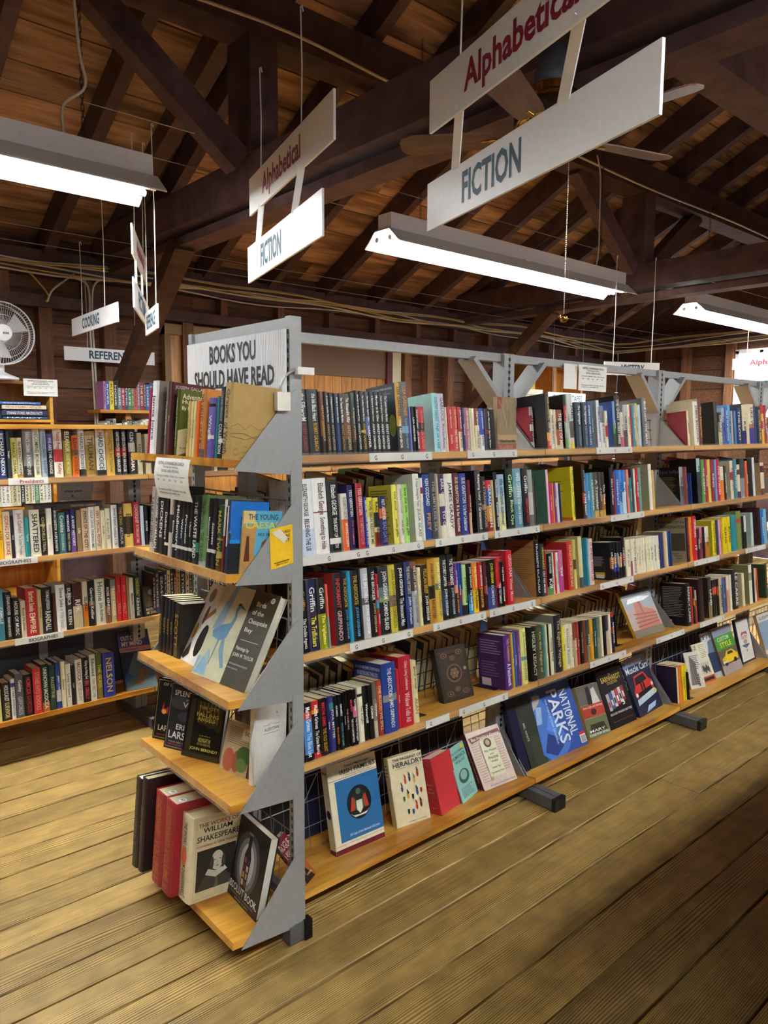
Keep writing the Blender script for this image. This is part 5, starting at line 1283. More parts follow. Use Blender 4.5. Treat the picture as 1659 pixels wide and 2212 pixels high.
face_book(MAIN[3], (1376, 1381), (1438, 1362), (1335, 1281), .016, 'a88a80', [('r', 0, .6, 1, 1, '8a8e9c'), ('r', 0, .86, 1, 1, '3c4250'), ('p', [(.35, .82), (.2, .1), (.95, .15), (.9, .5), (.6, .6), (.55, .8)], 'b8583c'), ('r', 0, 0, 1, .16, '6a5a40'), *[('p', [(.2, .2+.09*k), (.95, .24+.06*k), (.95, .26+.06*k), (.2, .23+.09*k)], '7a3426') for k in range(4)], ('p', [(.45, .8), (.5, .45), (.55, .5), (.52, .8)], '8a3c2c'), ('p', [(.1, .72), (.2, .82), (.6, .84), (.95, .8), (.7, .74)], 'e8e6ea')], 'glossy book with red rock ruins under a grey sky, fourth fiction shelf', hard=False, spine='d8a830')
# third shelf, dark paperback turned face out with an arched blurb
side_art([r for r in RECS if r[0].get('label', '').find('third fiction shelf, middle bay') > 0][13], [('r', .12, .12, .75, .6, '24262c'), *lines(.16, .35, .7, .62, 9, 'a0a4ac'), ('r', .2, .06, .7, .2, 'c8b838'), ('r', .25, .04, .65, .14, 'e8e8e4')])
# brown patterned book at the end of the top shelf
face_book(MAIN[0], (1074.5, 975), (1115, 974), (1076, 857), .02, '9c8868', [('r', 0, 0, 1, .13, '9c564a'), ('r', 0, .78, .25, 1, '9c4a3a'), *[('p', [(random.Random(k).random(), .4), (random.Random(k+50).random(), .95), (random.Random(k+50).random()+.008, .95), (random.Random(k).random()+.008, .4)], 'd0c0a0' if k % 2 else '6a5a48') for k in range(22)], ('r', 0, .2, 1, .3, 'b89a70'), ('t', .1, .16, .9, .21, 'Gerhardt', '3a3028'), ('t', .05, .04, .8, .11, 'HE LANDAIR', 'c8988a')], 'brown book with scratched line pattern facing out on the top fiction shelf', hard=False, group=None)
# print on boards that show beside shorter neighbours
def find(where, i):
    k = ', %s from left on %s' % (ordinal(i), where)
    return [r for r in RECS if r[0]['label'].endswith(k)][0]
side_art(find('fourth fiction shelf, near bay', 17), [('t', .06, .88, .94, .94, 'ALSO FROM JAMES GRIPPANDO', 'd8dcec'), ('t', .12, .8, .86, .86, 'HIS BESTSELLING THRILLERS', 'd8dcec'), *lines(.08, .1, .92, .72, 14, '8a98c8')])
side_art(find('fourth fiction shelf, near bay', 21), [*lines(.1, .62, .92, .9, 6, 'b09ac8'), *lines(.1, .2, .8, .5, 6, '8a70a8'), ('r', .1, .04, .45, .18, 'e8e4e8')])
side_art(find('third fiction shelf, near bay', 34), [*lines(.08, .8, .9, .95, 3, 'e88a8a'), *lines(.5, .1, .9, .6, 8, 'e06a6a'), ('r', .1, .03, .4, .12, 'e8e0e0')])
side_art(find('third fiction shelf, middle bay', 0), [('t', .2, .86, .9, .9, 'AND THE MOUNTAINS ECHOED', '4a3418'), *lines(.1, .3, .9, .84, 14, '8a6838')])
side_art(find('second fiction shelf, near bay', 10), [*lines(.08, .1, .92, .92, 18, '8a8420')])
side_art(find('second fiction shelf, near bay', 40), [*lines(.08, .2, .7, .75, 12, '9a8a14'), ('r', 0, 0, 1, .06, 'e07828')])
side_art(find('top fiction shelf, near bay', 16), [('t', .1, .92, .9, .95, 'PRAISE FOR THE NOVELS', 'b0b4bc'), *lines(.1, .84, .9, .9, 2, '8a8e98'), ('e', .85, .4, .12, .16, '8a9048')])
side_art(find('fourth fiction shelf, far bay', 0), [*lines(.08, .2, .94, .92, 18, '9a9a9e'), ('r', .1, .03, .4, .13, 'e0e0de')])
side_art(find('third fiction shelf, far bay', 0), [('t', .05, .86, .95, .93, 'Daily News EXTRA', '3a3428'), ('t', .05, .76, .95, .83, 'ASSASSINATION', '2a2620'), ('r', .3, .25, .95, .65, '5a5448'), *lines(.05, .05, .9, .2, 3, '6a6450')])
side_art(find('second fiction shelf, middle bay', 17), [*lines(.1, .5, .8, .85, 12, '6a6450'), ('r', .2, .04, .6, .14, '4a4638')])
side_art(find('second fiction shelf, far bay', 0), [('t', .05, .84, .95, .93, 'franz kafka', '5a5c60'), *lines(.15, .15, .85, .75, 14, '7a7850')])
# books on the far side of the racks, seen as page edges through the wire
bcol = ['6a2a28', '2a3a5a', '1a1a1c', 'c8bca0', '4a5a4a', '8a7a5a', '3a2a2a', '24406a', 'b8b0a4', '5a3a5a']
rb = random.Random(77); m = MB()
for k in (1, 2, 3):
    for i in range(3):
        x = JX[i]+.06; T = Matrix.Rotation(TILT, 4, 'X')
        while x < JX[i+1]-.1:
            w, h, d = rb.uniform(.022, .042), rb.uniform(.17, .235), rb.uniform(.12, .15); c = plain(rb.choice(bcol), .5); z = ZS[k]+.0065
            i0 = len(m.v)
            m.box(0, .0025, 0, d, 0, h, c).box(w-.0025, w, 0, d, 0, h, c).box(0, w, d-.0025, d, 0, h, c).box(.0025, w-.0025, .004, d-.003, .003, h-.003, MPG)
            for j in range(i0, len(m.v)): q = T @ Vector(m.v[j]); m.v[j] = (q.x+x, q.y+YC+.045, q.z+z)
            x += w+.001+(.02 if rb.random() < .05 else 0)
for i in range(3):
    x = JX[i]+.05; T = Matrix.Rotation(TILT-.25, 4, 'X')
    while x < JX[i+1]-.18:
        w, h = rb.uniform(.14, .22), rb.uniform(.22, .27); c = plain(rb.choice(['141418', '1a2040', '5a1420', '202022', '2a2a2e', '101420', '3a2018']), .5); i0 = len(m.v)
        m.box(0, w, 0, .02, 0, h, c)
        for j in range(i0, len(m.v)): q = T @ Vector(m.v[j]); m.v[j] = (q.x+x, q.y+YC+.05, q.z+ZS[4]+.01)
        x += w+rb.uniform(.002, .02)
tag(m.build('far_side_books'), 'rows of books shelved from the far side of the fiction rack', 'books', kind='stuff')
# ================================================================ fluorescent lights
TUBE = emis('fluorescent_tube_glow', (.96, 1, .99), TUBE_STRENGTH)
def fixture(x0, x1, y, z, label, vis=True):
    R = empty('fluorescent_light', ((x0+x1)/2, y, z), label=label, cat='ceiling light', group='hanging fluorescent lights'); L = (x1-x0)/2
    H = plain('e8e6ec', .4, 0, .03)
    MB().box(-L, L, -.055, .055, .035, .125, H).build('housing', R)
    prof = [(-.15, -.045), (-.15, -.051), (-.13, -.035), (-.06, .031), (.06, .031), (.13, -.035), (.15, -.051), (.15, -.045), (.128, -.025), (.06, .037), (-.06, .037), (-.128, -.025)]
    m = MB(); rl = L+.02; rm = plain('f0f0ec', .45, 0, .02); n = 6
    p = prof[1:7]; q = [prof[0]]+prof[11:6:-1]
    for a, b, c, d in zip(p, p[1:], q, q[1:]):
        m.face([(-rl, a[0], a[1]), (-rl, b[0], b[1]), (rl, b[0], b[1]), (rl, a[0], a[1])], rm)
        m.face([(-rl, c[0], c[1]), (rl, c[0], c[1]), (rl, d[0], d[1]), (-rl, d[0], d[1])], rm)
    for a, c in ((p[0], q[0]), (p[-1], q[-1])): m.face([(-rl, a[0], a[1]), (rl, a[0], a[1]), (rl, c[0], c[1]), (-rl, c[0], c[1])], rm)
    m.build('reflector', R)
    for s in (-1, 1):
        t = MB().tube([(-L+.05, s*.055, -.012), (L-.05, s*.055, -.012)], .019, TUBE, 12).build('tube', R, True)
        for e in (-1, 1): MB().tube([(e*(L-.05), s*.055, -.012), (e*(L+.01), s*.055, -.012)], .015, WHITE, 10).build('lamp_holder', R)
    MB().box(-.03, .03, -.062, -.05, .0, .045, WHITE).build('cover_clip', R)
    for e in (-1, 1):
        zt = roofz(y)-.2-z; k = 0; m = MB(); zz = .12; X = e*(L-.28)
        while zz < zt:
            o = (.006, 0) if k % 2 else (0, .006)
            m.tube([(X+o[0], o[1], zz), (X+o[0], o[1], zz+.03), (X-o[0], -o[1], zz+.03), (X-o[0], -o[1], zz)], .0018, CHAIN, 4, closed=True); zz += .026; k += 1
        m.build('hanging_chain', R)
    return R
FX = [(-2.12, .34), (1.70, 4.14), (5.3, 7.74)]
fixture(*FX[0], 1.62, 2.60, 'white twin-tube light hanging at upper left above the biographies')
fixture(*FX[1], 1.55, 2.60, 'white twin-tube light hanging above the middle of the fiction rack')
fixture(*FX[2], 1.55, 2.60, 'white twin-tube light cut off by the right edge of the photo')
for i, f in enumerate(FX):
    fixture(*f, -2.55, 2.95, 'white twin-tube light over the aisle behind the camera, number %s along' % ORD[i])
# ================================================================ hanging signs, wires and cables
RED = '8f1c38'; TEAL = '174a62'
def board(R, p, q, zb, h, s, col, tx0, tx1, name='sign_board', ty=(.2, .82)):
    """upright board from p to q (seen left to right), bottom at zb; lettering between the fractions tx0..tx1"""
    p = np.array(p, float); q = np.array(q, float); d = q-p; L = np.linalg.norm(d); d /= L; n = np.array([d[1], -d[0]])
    o = np.array(R.location); P = lambda a, b, c: (p[0]+d[0]*a+n[0]*b-o[0], p[1]+d[1]*a+n[1]*b-o[1], zb+c-o[2])
    m = MB(); t = .004; v = [P(a, b, c) for c in (0, h) for (a, b) in ((0, t), (L, t), (L, -t), (0, -t))]
    m.v = v; m.f = [(3, 2, 1, 0), (4, 5, 6, 7), (0, 1, 5, 4), (1, 2, 6, 5), (2, 3, 7, 6), (3, 0, 4, 7)]; m.f = [f[::-1] for f in m.f]; m.m = [m.mi(WHITE)]*6
    m.build(name, R)
    for f, k in ((1, 0), (-1, 1)):
        x0 = P(tx0*L, t+.0008, ty[0]*h) if f > 0 else P((1-tx0)*L, -t-.0008, ty[0]*h)
        MB().text(s, plain(col, .5), x0, (d[0]*f, d[1]*f, 0), (0, 0, 1), (tx1-tx0)*L, (ty[1]-ty[0])*h, bold=.027).build('sign_lettering', R)
    return P, L
def strings(R, pts, ztop, r=.0026):
    for (x, y, z) in pts:
        o = R.location; MB().tube([(x-o[0], y-o[1], z-o[2]), (x-o[0]+.003, y-o[1]-.002, (z+ztop)/2-o[2]), (x-o[0], y-o[1], ztop-o[2]), (x-o[0]+.006, y-o[1], ztop+.006-o[2]), (x-o[0]+.011, y-o[1], ztop-.012-o[2])], r, plain('d8d4cc', .4), 5).build('hanging_wire', R)
def double_sign(lo, up, zl, zu, h, label, ztop):
    """two boards joined by two short straps"""
    R = empty('hanging_sign', ((lo[0][0]+lo[1][0])/2, (lo[0][1]+lo[1][1])/2, zl), label=label, cat='sign', group='hanging section signs')
    board(R, lo[0], lo[1], zl, h, 'FICTION', TEAL, .22, .52)
    board(R, up[0], up[1], zu, h, 'Alphabetical', RED, .2, .68, ty=(.1, .8))
    for f in (.17, .68):
        a = np.array(lo[0])*(1-f)+np.array(lo[1])*f; b = np.array(up[0])*(1-f)+np.array(up[1])*f; o = R.location
        MB().beam((a[0]-o[0], a[1]-o[1], zl+h-.01-o[2]), (b[0]-o[0], b[1]-o[1], zu+.01-o[2]), .03, .004, WHITE, up=(1, .3, 0)).build('joining_strap', R)
        strings(R, [(b[0], b[1], zu+h)], ztop)
    return R
double_sign(((.507, -.014), (.230, -.929)), ((.390, -.138), (.113, -1.05)), 2.132, 2.355, .14, 'large near pair of white signs, Alphabetical above FICTION, hanging before the fan', 2.95)
double_sign(((.597, 1.19), (.346, .311)), ((.576, 1.136), (.32, .215)), 2.152, 2.42, .15, 'farther pair of white signs, Alphabetical above FICTION, left of the lights', 2.95)
R = empty('hanging_sign', (.5, 2.1, 2.1), label='white paired signs seen nearly edge on at left beside the roof beam', cat='sign', group='hanging section signs')
board(R, (.36, 1.862), (.733, 2.559), 2.352, .145, 'Alphabetical', RED, .25, .8)
board(R, (.383, 1.918), (.839, 2.773), 2.112, .145, 'FICTION', TEAL, .25, .7)
for f in (.2, .65): MB().beam((.36+f*.373-.5, 1.862+f*.697-2.1, .37-.0-.37+.142), (.36+f*.373-.5, 1.862+f*.697-2.1, .26), .02, .004, WHITE).build('joining_strap', R)
strings(R, [(.42, 1.97, 2.49), (.66, 2.42, 2.49)], 2.95)
R = empty('hanging_sign', (.48, 1.93, 2.0), label='small white sign angled behind the edge-on signs at left', cat='sign', group='hanging section signs')
board(R, (.529, 2.114), (.43, 1.751), 2.0, .115, 'REFERENCE', TEAL, .15, .85)
strings(R, [(.515, 2.06, 2.11), (.445, 1.8, 2.11)], 2.95)
R = empty('hanging_sign', (.6, 2.8, 2.1), label='small white COOKING sign hanging at left', cat='sign', group='hanging section signs')
p, q = deep(157, 719, 4.67), deep(256, 704, 4.0)
board(R, p[:2], q[:2], (p[2]+q[2])/2, .105, 'COOKING', TEAL, .26, .64)
m_ = p*.75+q*.25; strings(R, [(m_[0], m_[1], (p[2]+q[2])/2+.1)], 2.62); m_ = p*.25+q*.75; strings(R, [(m_[0], m_[1], (p[2]+q[2])/2+.1)], 2.95)
R = empty('hanging_sign', (.97, 3.75, 1.98), label='long white REFERENCE sign partly hidden by the slanting brace', cat='sign', group='hanging section signs')
board(R, (.637, 3.72), (1.297, 3.72), 1.985, .095, 'REFERENCE', TEAL, .26, .77)
strings(R, [(.8, 3.72, 2.08), (1.15, 3.72, 2.08)], 2.55)
R = empty('hanging_sign', (3.6, 1.25, 1.9), label='white sign hanging behind the top rail of the middle bay', cat='sign', group='hanging section signs')
board(R, (3.42, 1.2), (3.80, 1.0), 1.90, .09, 'MYSTERY', TEAL, .3, .72)
strings(R, [(3.48, 1.17, 1.99), (3.74, 1.03, 1.99)], 2.7)
R = empty('hanging_sign', (6.2, 1.3, 2.1), label='white Alphabetical sign at the right edge before the bright window', cat='sign', group='hanging section signs')
board(R, (6.2, 1.55), (6.2, .75), 2.10, .105, 'Alphabetical', RED, .2, .72)
board(R, (6.2, 1.5), (6.2, .75), 1.90, .105, 'HISTORY', TEAL, .2, .62)
strings(R, [(6.2, 1.42, 2.2), (6.2, .9, 2.2)], 2.7)
# straight wires strung along the roof that carry the signs
wires = [at(0, 168, 'z', 2.95), at(0, 256, 'z', 2.95), at(0, 485, 'z', 2.95)-np.array([0, .25, 0]), at(640, 588, 'z', 2.68), at(640, 615, 'z', 2.62), (0, -.1, 2.95), (0, -.62, 2.95)]
for i, p in enumerate(wires):
    MB().tube([(X0+.1, p[1], p[2]), (X1-.1, p[1], p[2])], .002, plain('a8a0a0', .4, .3), 4).build('sign_wire')
    tag(bpy.data.objects['sign_wire' if i == 0 else 'sign_wire.%03d' % i], 'thin steel wire strung under the roof, %s from the camera side' % ORD[sorted(range(len(wires)), key=lambda k: wires[k][1]).index(i)], 'wire', 'wires strung under the roof')
# cables along the eave wall
rc = random.Random(21)
for i in range(7):
    pts = []; ph = rc.uniform(0, 6); yb = Y1-.165-.012*(i % 3); zb = 2.565+.014*i
    for x in np.arange(-1.0, 7.75, .18):
        pts.append((x, yb, zb+.02*math.sin(x*1.7+ph)+.012*math.sin(x*4.1+ph*2)-(.03*max(0, x-5.5) if i < 5 else 0)))
    k = len(pts)
    for yy in np.arange(Y1-.3, -1.0, -.25): pts.append((X1-.18, yy, pts[k-1][2]+.05*(Y1-yy)*.6+.012*math.sin(yy*3+ph)))
    o = MB().tube(pts, .0075 if i % 2 else .006, YCABLE if i in (2, 5) else WCABLE, 6).build('electrical_cable', None, True)
    tag(o, '%s electrical cable clipped along the wall plate, %s from the bottom of the bundle' % ('yellow' if i in (2, 5) else 'off-white', ORD[i]), 'cable', 'cables along the wall plate')
def cable(name, pts, r, mat, label):
    P = []
    for k in range(len(pts)-1):
        p0, p1, p2, p3 = [np.array(pts[min(max(j, 0), len(pts)-1)], float) for j in (k-1, k, k+1, k+2)]
        for t in np.linspace(0, 1, 7)[:-1]: P.append(.5*((2*p1)+(-p0+p2)*t+(2*p0-5*p1+4*p2-p3)*t*t+(-p0+3*p1-3*p2+p3)*t**3))
    P.append(np.array(pts[-1], float))
    return tag(MB().tube(P, r, mat, 6).build(name, None, True), label, 'cable', None)
yw = Y1-.14
cable('electrical_cable', [at(160, 600, 'y', yw), at(185, 612, 'y', yw), at(193, 640, 'y', yw), at(194, 700, 'y', yw), at(200, 800, 'y', yw), at(206, 900, 'y', yw), at(207, 1000, 'y', yw)], .0075, WCABLE, 'off-white cable dropping down the back wall, left of a pair')
cable('electrical_cable', [at(232, 600, 'y', yw), at(206, 612, 'y', yw), at(199, 640, 'y', yw), at(200, 700, 'y', yw), at(206, 800, 'y', yw), at(211, 900, 'y', yw), at(212, 1000, 'y', yw)], .0075, WCABLE, 'off-white cable dropping down the back wall, right of a pair')
cable('electrical_cable', [at(-10, 568, 'y', yw), at(50, 580, 'y', yw), at(85, 612, 'y', yw), at(104, 638, 'y', yw), at(99, 652, 'y', yw)], .007, YCABLE, 'yellow cable dipping into the board wall at left')
cable('electrical_cable', [at(160, 592, 'y', yw), at(140, 606, 'y', yw), at(112, 628, 'y', yw), at(102, 652, 'y', yw)], .0075, WCABLE, 'off-white cable curving into the board wall at left')
cable('electrical_cable', [(-.9, YP-.14, 3.5), (.2, YP-.14, 3.47), (1.1, YP-.15, 3.5), (2, YP-.14, 3.46), (3.2, YP-.14, 3.5), (4.6, YP-.15, 3.47), (6.2, YP-.14, 3.49), (7.8, YP-.14, 3.46)], .008, WCABLE, 'long off-white cable running along the roof purlin')
cable('electrical_cable', [(.02, 1.62, 3.9), (.03, 1.62, 3.5), (.05, 1.61, 3.1), (.07, 1.61, 2.95), (-.02, 1.62, 2.85), (-.02, 1.62, 2.72)], .0065, WCABLE, 'off-white flex dropping to the upper left light beside its chain')
cable('electrical_cable', [at(1290, 335, 'y', 1.57), at(1297, 380, 'y', 1.57), at(1295, 470, 'y', 1.57), at(1293, 540, 'y', 1.57), at(1285, 590, 'y', 1.57)], .0065, WCABLE, 'off-white flex dropping to the right end of the middle light')
# ================================================================ ceiling fan (at rest)
FC = tuple(at(1190, 262, 'y', -.22))
R = empty('ceiling_fan', FC, label='brass ceiling fan with five brown blades hanging behind the near signs', cat='fan'); R.scale = (.72, .72, .72)
MB().tube([(0, 0, .28), (0, 0, (2.9-FC[2])/.72)], .014, plain('4c4e54', .4, .5), 10).build('down_rod', R)
MB().lathe([(0, .3), (.055, .3), (.06, .22), (.075, .2), (.075, .15), (.05, .13), (0, .13)], plain('4c4e54', .5), 20).build('canopy', R, True)
MB().lathe([(0, .14), (.085, .14), (.095, .125), (.09, .1), (.1, .085), (.15, .08), (.158, .06), (.158, -.02), (.15, -.035), (.12, -.05), (.1, -.07), (.075, -.08), (.07, -.1), (.06, -.115), (.0, -.12)], BRASS, 32).build('motor_housing', R, True)
MB().lathe([(.1585, .055), (.1595, .05), (.1595, -.012), (.1585, -.018)], plain('3a2a1c', .2, .6), 32).build('motor_band', R, True)
MB().lathe([(0, -.115), (.05, -.115), (.055, -.13), (.045, -.16), (0, -.165)], BRASS, 20).build('switch_housing', R, True)
blm = grain('fan_blade_wood', [(.3, '5a4238'), (.6, '7a5a4a'), (.8, '8a6a58')], sc=(2, 20, 20), rough=.4, per_obj=.1)
for k in range(5):
    a = math.radians(55+72*k); m = MB()
    out = [(.25, -.055), (.3, -.062), (.6, -.075), (.645, -.06), (.66, -.03), (.66, .03), (.645, .06), (.6, .075), (.3, .062), (.25, .055)]
    m.prism(out, 'z', -.003, .003, blm); b = m.build('fan_blade', R)
    b.matrix_basis = Matrix.Rotation(a, 4, 'Z') @ Matrix.Translation((0, 0, -.06)) @ Matrix.Rotation(.2, 4, 'X')
    m = MB().tube([(.09, 0, -.055), (.14, .02, -.075), (.19, -.015, -.07), (.24, .01, -.066), (.3, 0, -.064)], .008, BRASS, 6).tube([(.2+.03*math.cos(t), .03*math.sin(t), -.066) for t in np.linspace(0, 2*PI, 12, endpoint=False)], .006, BRASS, 5, closed=True)
    o = m.build('blade_iron', R, True); o.rotation_euler = (0, 0, a)
m = MB(); zz = -.14
while zz > -.8: m.tube([(.14, 0, zz), (.14, 0, zz-.006)], .0028, plain('b8b0a0', .3, .8), 5); zz -= .009
m.build('pull_chain', R)
MB().lathe([(0, -.8), (.014, -.805), (.02, -.82), (.014, -.835), (0, -.84)], BRASS, 14, (.14, 0, 0)).build('chain_pendant', R, True)
cable('electrical_cable', [at(1238, 60, 'y', -.2), at(1238, 120, 'y', -.2), at(1250, 140, 'y', -.2), at(1285, 150, 'y', -.18), at(1312, 138, 'y', -.16)], .004, YCABLE, 'yellow cable looping above the ceiling fan')
# ================================================================ white fan standing on the wall bookcase
R = empty('desk_fan', (.15, 3.42, 1.812), label='round white wire-guard fan at the left edge on the wall bookcase', cat='fan'); WF = plain('d8d6dc', .4, 0, .02)
MB().lathe([(0, 0), (.1, 0), (.1, .015), (.05, .035), (.02, .05), (.02, .1), (0, .1)], WF, 20).build('base', R, True)
m = MB()
for r_ in (.19, .185): m.tube([(r_*math.cos(t), -.06 if r_ > .187 else .02, .283+r_*math.sin(t)) for t in np.linspace(0, 2*PI, 40, endpoint=False)], .005, WF, 5, closed=True)
for r_ in (.15, .11): m.tube([(r_*math.cos(t), -.085, .283+r_*math.sin(t)) for t in np.linspace(0, 2*PI, 36, endpoint=False)], .0015, WF, 4, closed=True)
for k in range(72):
    t = 2*PI*k/72; c, s = math.cos(t), math.sin(t); m.tube([(.05*c, -.09, .283+.05*s), (.12*c, -.09, .283+.12*s), (.188*c, -.06, .283+.188*s), (.185*c, .02, .283+.185*s)], .0013, WF, 3)
m.build('wire_guard', R)
m = MB().tube([(0, -.098, .283), (0, -.085, .283)], .05, WHITE, 24); m.build('hub_badge', R)
MB().text('aux', plain('26262a', .5), (-.004, -.0995, .274), (1, 0, 0), (0, 0, 1), .036, .014).build('badge_lettering', R)
MB().tube([(0, .0, .283), (0, .1, .283)], .06, WF, 20).build('motor', R)
MB().tube([(0, .05, .09), (0, .06, .283)], .015, WF, 10).build('neck', R)
for k in range(3):
    a = 2*PI*k/3+.5; m = MB()
    m.face([(.03*math.cos(a+d), -.03+e, .283+.03*math.sin(a+d)) if r_ == 0 else (.16*math.cos(a+d), -.03+e, .283+.16*math.sin(a+d)) for r_, d, e in ((0, -.4, 0), (1, -.35, -.02), (1, .45, .02), (0, .4, .02))], WF); m.build('blade', R)
# ================================================================ back wall furniture and small things
WC = empty('wall_bookcase', (.1, 3.65, 0), label='oak bookcase against the back wall behind the biographies', cat='bookcase')
for x in (-.75, .355): MB().box(x, x+.02, -.16, .12, 0, 1.8, MS).build('side_panel', WC)
for z in (1.795, 1.55, 1.27, .98, .69, .4, .1): MB().box(-.75, .375, -.165, .12, z, z+.018, MS).build('shelf', WC)
MB().box(-.75, .375, .12, .125, 0, 1.81, MA).build('back_panel', WC)
def small_books(x0, x1, y, z, h0, h1, cols, where, lab, dmax=.12, mx=60):
    r = random.Random(int(x0*100+z*1000)); x = x0; i = 0
    fr = Fr((0, y, z), 'X', 0)
    while x < x1-.012 and i < mx:
        w = min(r.uniform(.014, .03), x1-x); h = r.uniform(h0, h1); c = r.choice(cols); o = MB()
        cc = plain(c, .4); o.box(0, w-.0006, 0, dmax, 0, h, cc); o.box(.001, w-.0016, .003, dmax-.001, .001, h+.0004, MPG)
        o.text(r.choice(('NOVEL', 'STORIES', 'A LIFE', 'THE END', 'HOME', 'SEASON', 'RIVER')), plain('333' if sum(lin(c)) > .6 else 'ddd', .5), (w*.25, -.0006, h*.9), (0, 0, -1), (1, 0, 0), h*.75, w*.45)
        b = o.build('spine_book'); b.location = (x, y, z); x += w; i += 1
        tag(b, '%s book, %s from left on %s' % (cname(c), ordinal(i-1), where), 'book', lab)
creams = ['e8dfc4', 'e0d4b0', 'd8ccb0', 'ece4d0', 'c8b890', 'c04040', '3a5aa0', 'e8e0d8', '5a8a5a', '222226']
small_books(-.05, .45, 3.5, 1.004, .15, .175, creams, 'the upper wall bookcase shelf', 'paperbacks in the wall bookcase')
small_books(-.05, .45, 3.5, .714, .15, .175, ['222226', '3a3a5a', 'c8b8a0', '8a5a3a', 'e8e0d0', 'a03030', 'c87838'], 'the lower wall bookcase shelf', 'paperbacks in the wall bookcase')
def flat_book(x, y, z, w, d, h, c, s, label, tc='eee'):
    R = empty('stacked_book', (x, y, z), label=label, cat='book', group='books stacked flat in the wall bookcase')
    cm = plain(c, .4); MB().box(0, w, 0, d, 0, .003, cm).box(0, w, 0, d, h-.003, h, cm).box(0, w, 0, .003, 0, h, cm).build('cover', R)
    MB().box(.003, w-.003, .003, d-.003, .003, h-.003, MPW).build('pages', R)
    MB().text(s, plain(tc, .5), (w*.08, -.0006, h*.25), (1, 0, 0), (0, 0, 1), w*.8, h*.45).build('spine_title', R)
flat_book(.17, 3.5, 1.57, .27, .18, .018, '2a5a8a', 'HANDY', 'blue book at the bottom of the flat stack in the wall bookcase')
flat_book(.17, 3.5, 1.589, .27, .18, .042, '1c2a4c', 'STRANGE STORIES AMAZING FACTS', 'navy book second from the bottom of the flat stack in the bookcase')
flat_book(.165, 3.5, 1.632, .27, .18, .03, 'e0d0b8', '1001 DO IT YOURSELF HINTS & TIPS', 'cream book second from the top of the flat stack in the bookcase', 'a04a3a')
flat_book(.15, 3.5, 1.663, .25, .18, .02, '4a78c8', '40 Easy to Build Projects', 'bright blue book on top of the flat stack in the bookcase')
lb = MB().box(0, .05, 0, .17, 0, .23, plain('22304a', .4)).build('leaning_book'); lb.location = (.11, 3.5, 1.57); lb.rotation_euler = (0, -.12, 0)
tag(lb, 'dark blue book leaning left of the flat stack in the wall bookcase', 'book')
def notice(M, w, h, label, name='paper_notice', n=5, curl=0, group='printed paper notices'):
    R = empty(name, label=label, cat='notice', group=group); R.matrix_world = M
    m = MB(); K = 8
    for k in range(K):
        z0, z1 = h*k/K, h*(k+1)/K; f = lambda z: -curl*math.sin(PI*z/h*.9)
        m.face([(0, f(z0), z0), (w, f(z0), z0), (w, f(z1), z1), (0, f(z1), z1)], PAPER); m.face([(0, f(z0)+.0005, z0), (0, f(z1)+.0005, z1), (w, f(z1)+.0005, z1), (w, f(z0)+.0005, z0)], PAPER)
    m.build('sheet', R)
    m = MB(); tm = plain('3a3a3c', .6)
    for (y0, y1, x0, x1, s) in ((.84, .9, .12, .88, 'CENTRAL SCHWENKFELDER CHURCH'), (.75, .8, .28, .72, 'Third Saturday Thrift Sale'), (.66, .71, .25, .75, 'BOOKS AREA PRICING'), (.54, .58, .1, .9, 'Paperbacks  Hardbacks  Puzzles  CDs  Cassettes'), (.44, .48, .12, .85, '$1      $2      $1      $1      $1'), (.2, .24, .1, .9, 'Donations of VHS, cassettes, records,'), (.12, .16, .1, .7, 'magazines, not valid, etc'))[:n+2]:
        z = y0*h; m.text(s, tm, (x0*w, -curl*math.sin(PI*z/h*.9)-.002, z), (1, 0, 0), (0, 0, 1), (x1-x0)*w, (y1-y0)*h*1.3)
    m.build('print', R); return R
def facing(p, yaw, pitch=0): return Matrix.Translation(Vector(p)) @ Matrix.Rotation(yaw, 4, 'Z') @ Matrix.Rotation(pitch, 4, 'X')
notice(facing((.291, 3.47, 1.72), 0), .212, .11, 'white printed notice taped to the top of the wall bookcase')
p = ENDF[0].P(ENDF[0].a_of(342, -.006), -.004, -.23)
notice(facing((-DE-.008, .379, 1.322), -PI/2, -.0), .216, .118, 'white printed notice hanging from the front of the top end shelf', curl=.012)
notice(facing((1.716, .245, 1.70), 0, 0), .224, .115, 'white printed notice hanging from the top rail of the middle bay')
notice(facing((1.628, .262, 1.705), 0, 0), .1, .11, 'blank backing sheet behind the notice on the top rail', n=-2)
# yellow card taped on the second end bracket
yc = empty('yellow_card', label='bright yellow card taped to the second grey end bracket', cat='card'); q = at(585, 1232, 'y', -.004); yc.matrix_world = Matrix.Translation(Vector(q))
MB().face([(0, 0, 0), (.075, 0, .012), (.072, 0, .122), (-.002, 0, .113)], plain('f0c020', .5)).face([(0, .0005, 0), (-.002, .0005, .113), (.072, .0005, .122), (.075, .0005, .012)], plain('f0c020', .5)).build('card', yc)
m = MB()
for z, s in ((.098, 'URES'), (.086, 'URE'), (.074, 'NT')): m.text(s, plain('3a3010', .6), (.04, -.001, z), (1, 0, .1), (0, 0, 1), .024, .008)
m.text('NEED NOT APPLY', plain('3a3010', .6), (.018, -.001, .01), (1, 0, .14), (0, 0, 1), .038, .0038); m.face([(.01, -.001, .0155), (.06, -.001, .0225), (.06, -.001, .0255), (.01, -.001, .0185)], plain('6a5410', .6)); m.build('card_print', yc)
MB().face([(.002, -.0012, .104), (.03, -.0012, .112), (.056, -.0012, .085), (.044, -.0012, .07)], plain('d8d4c4', .5)).build('tape', yc)
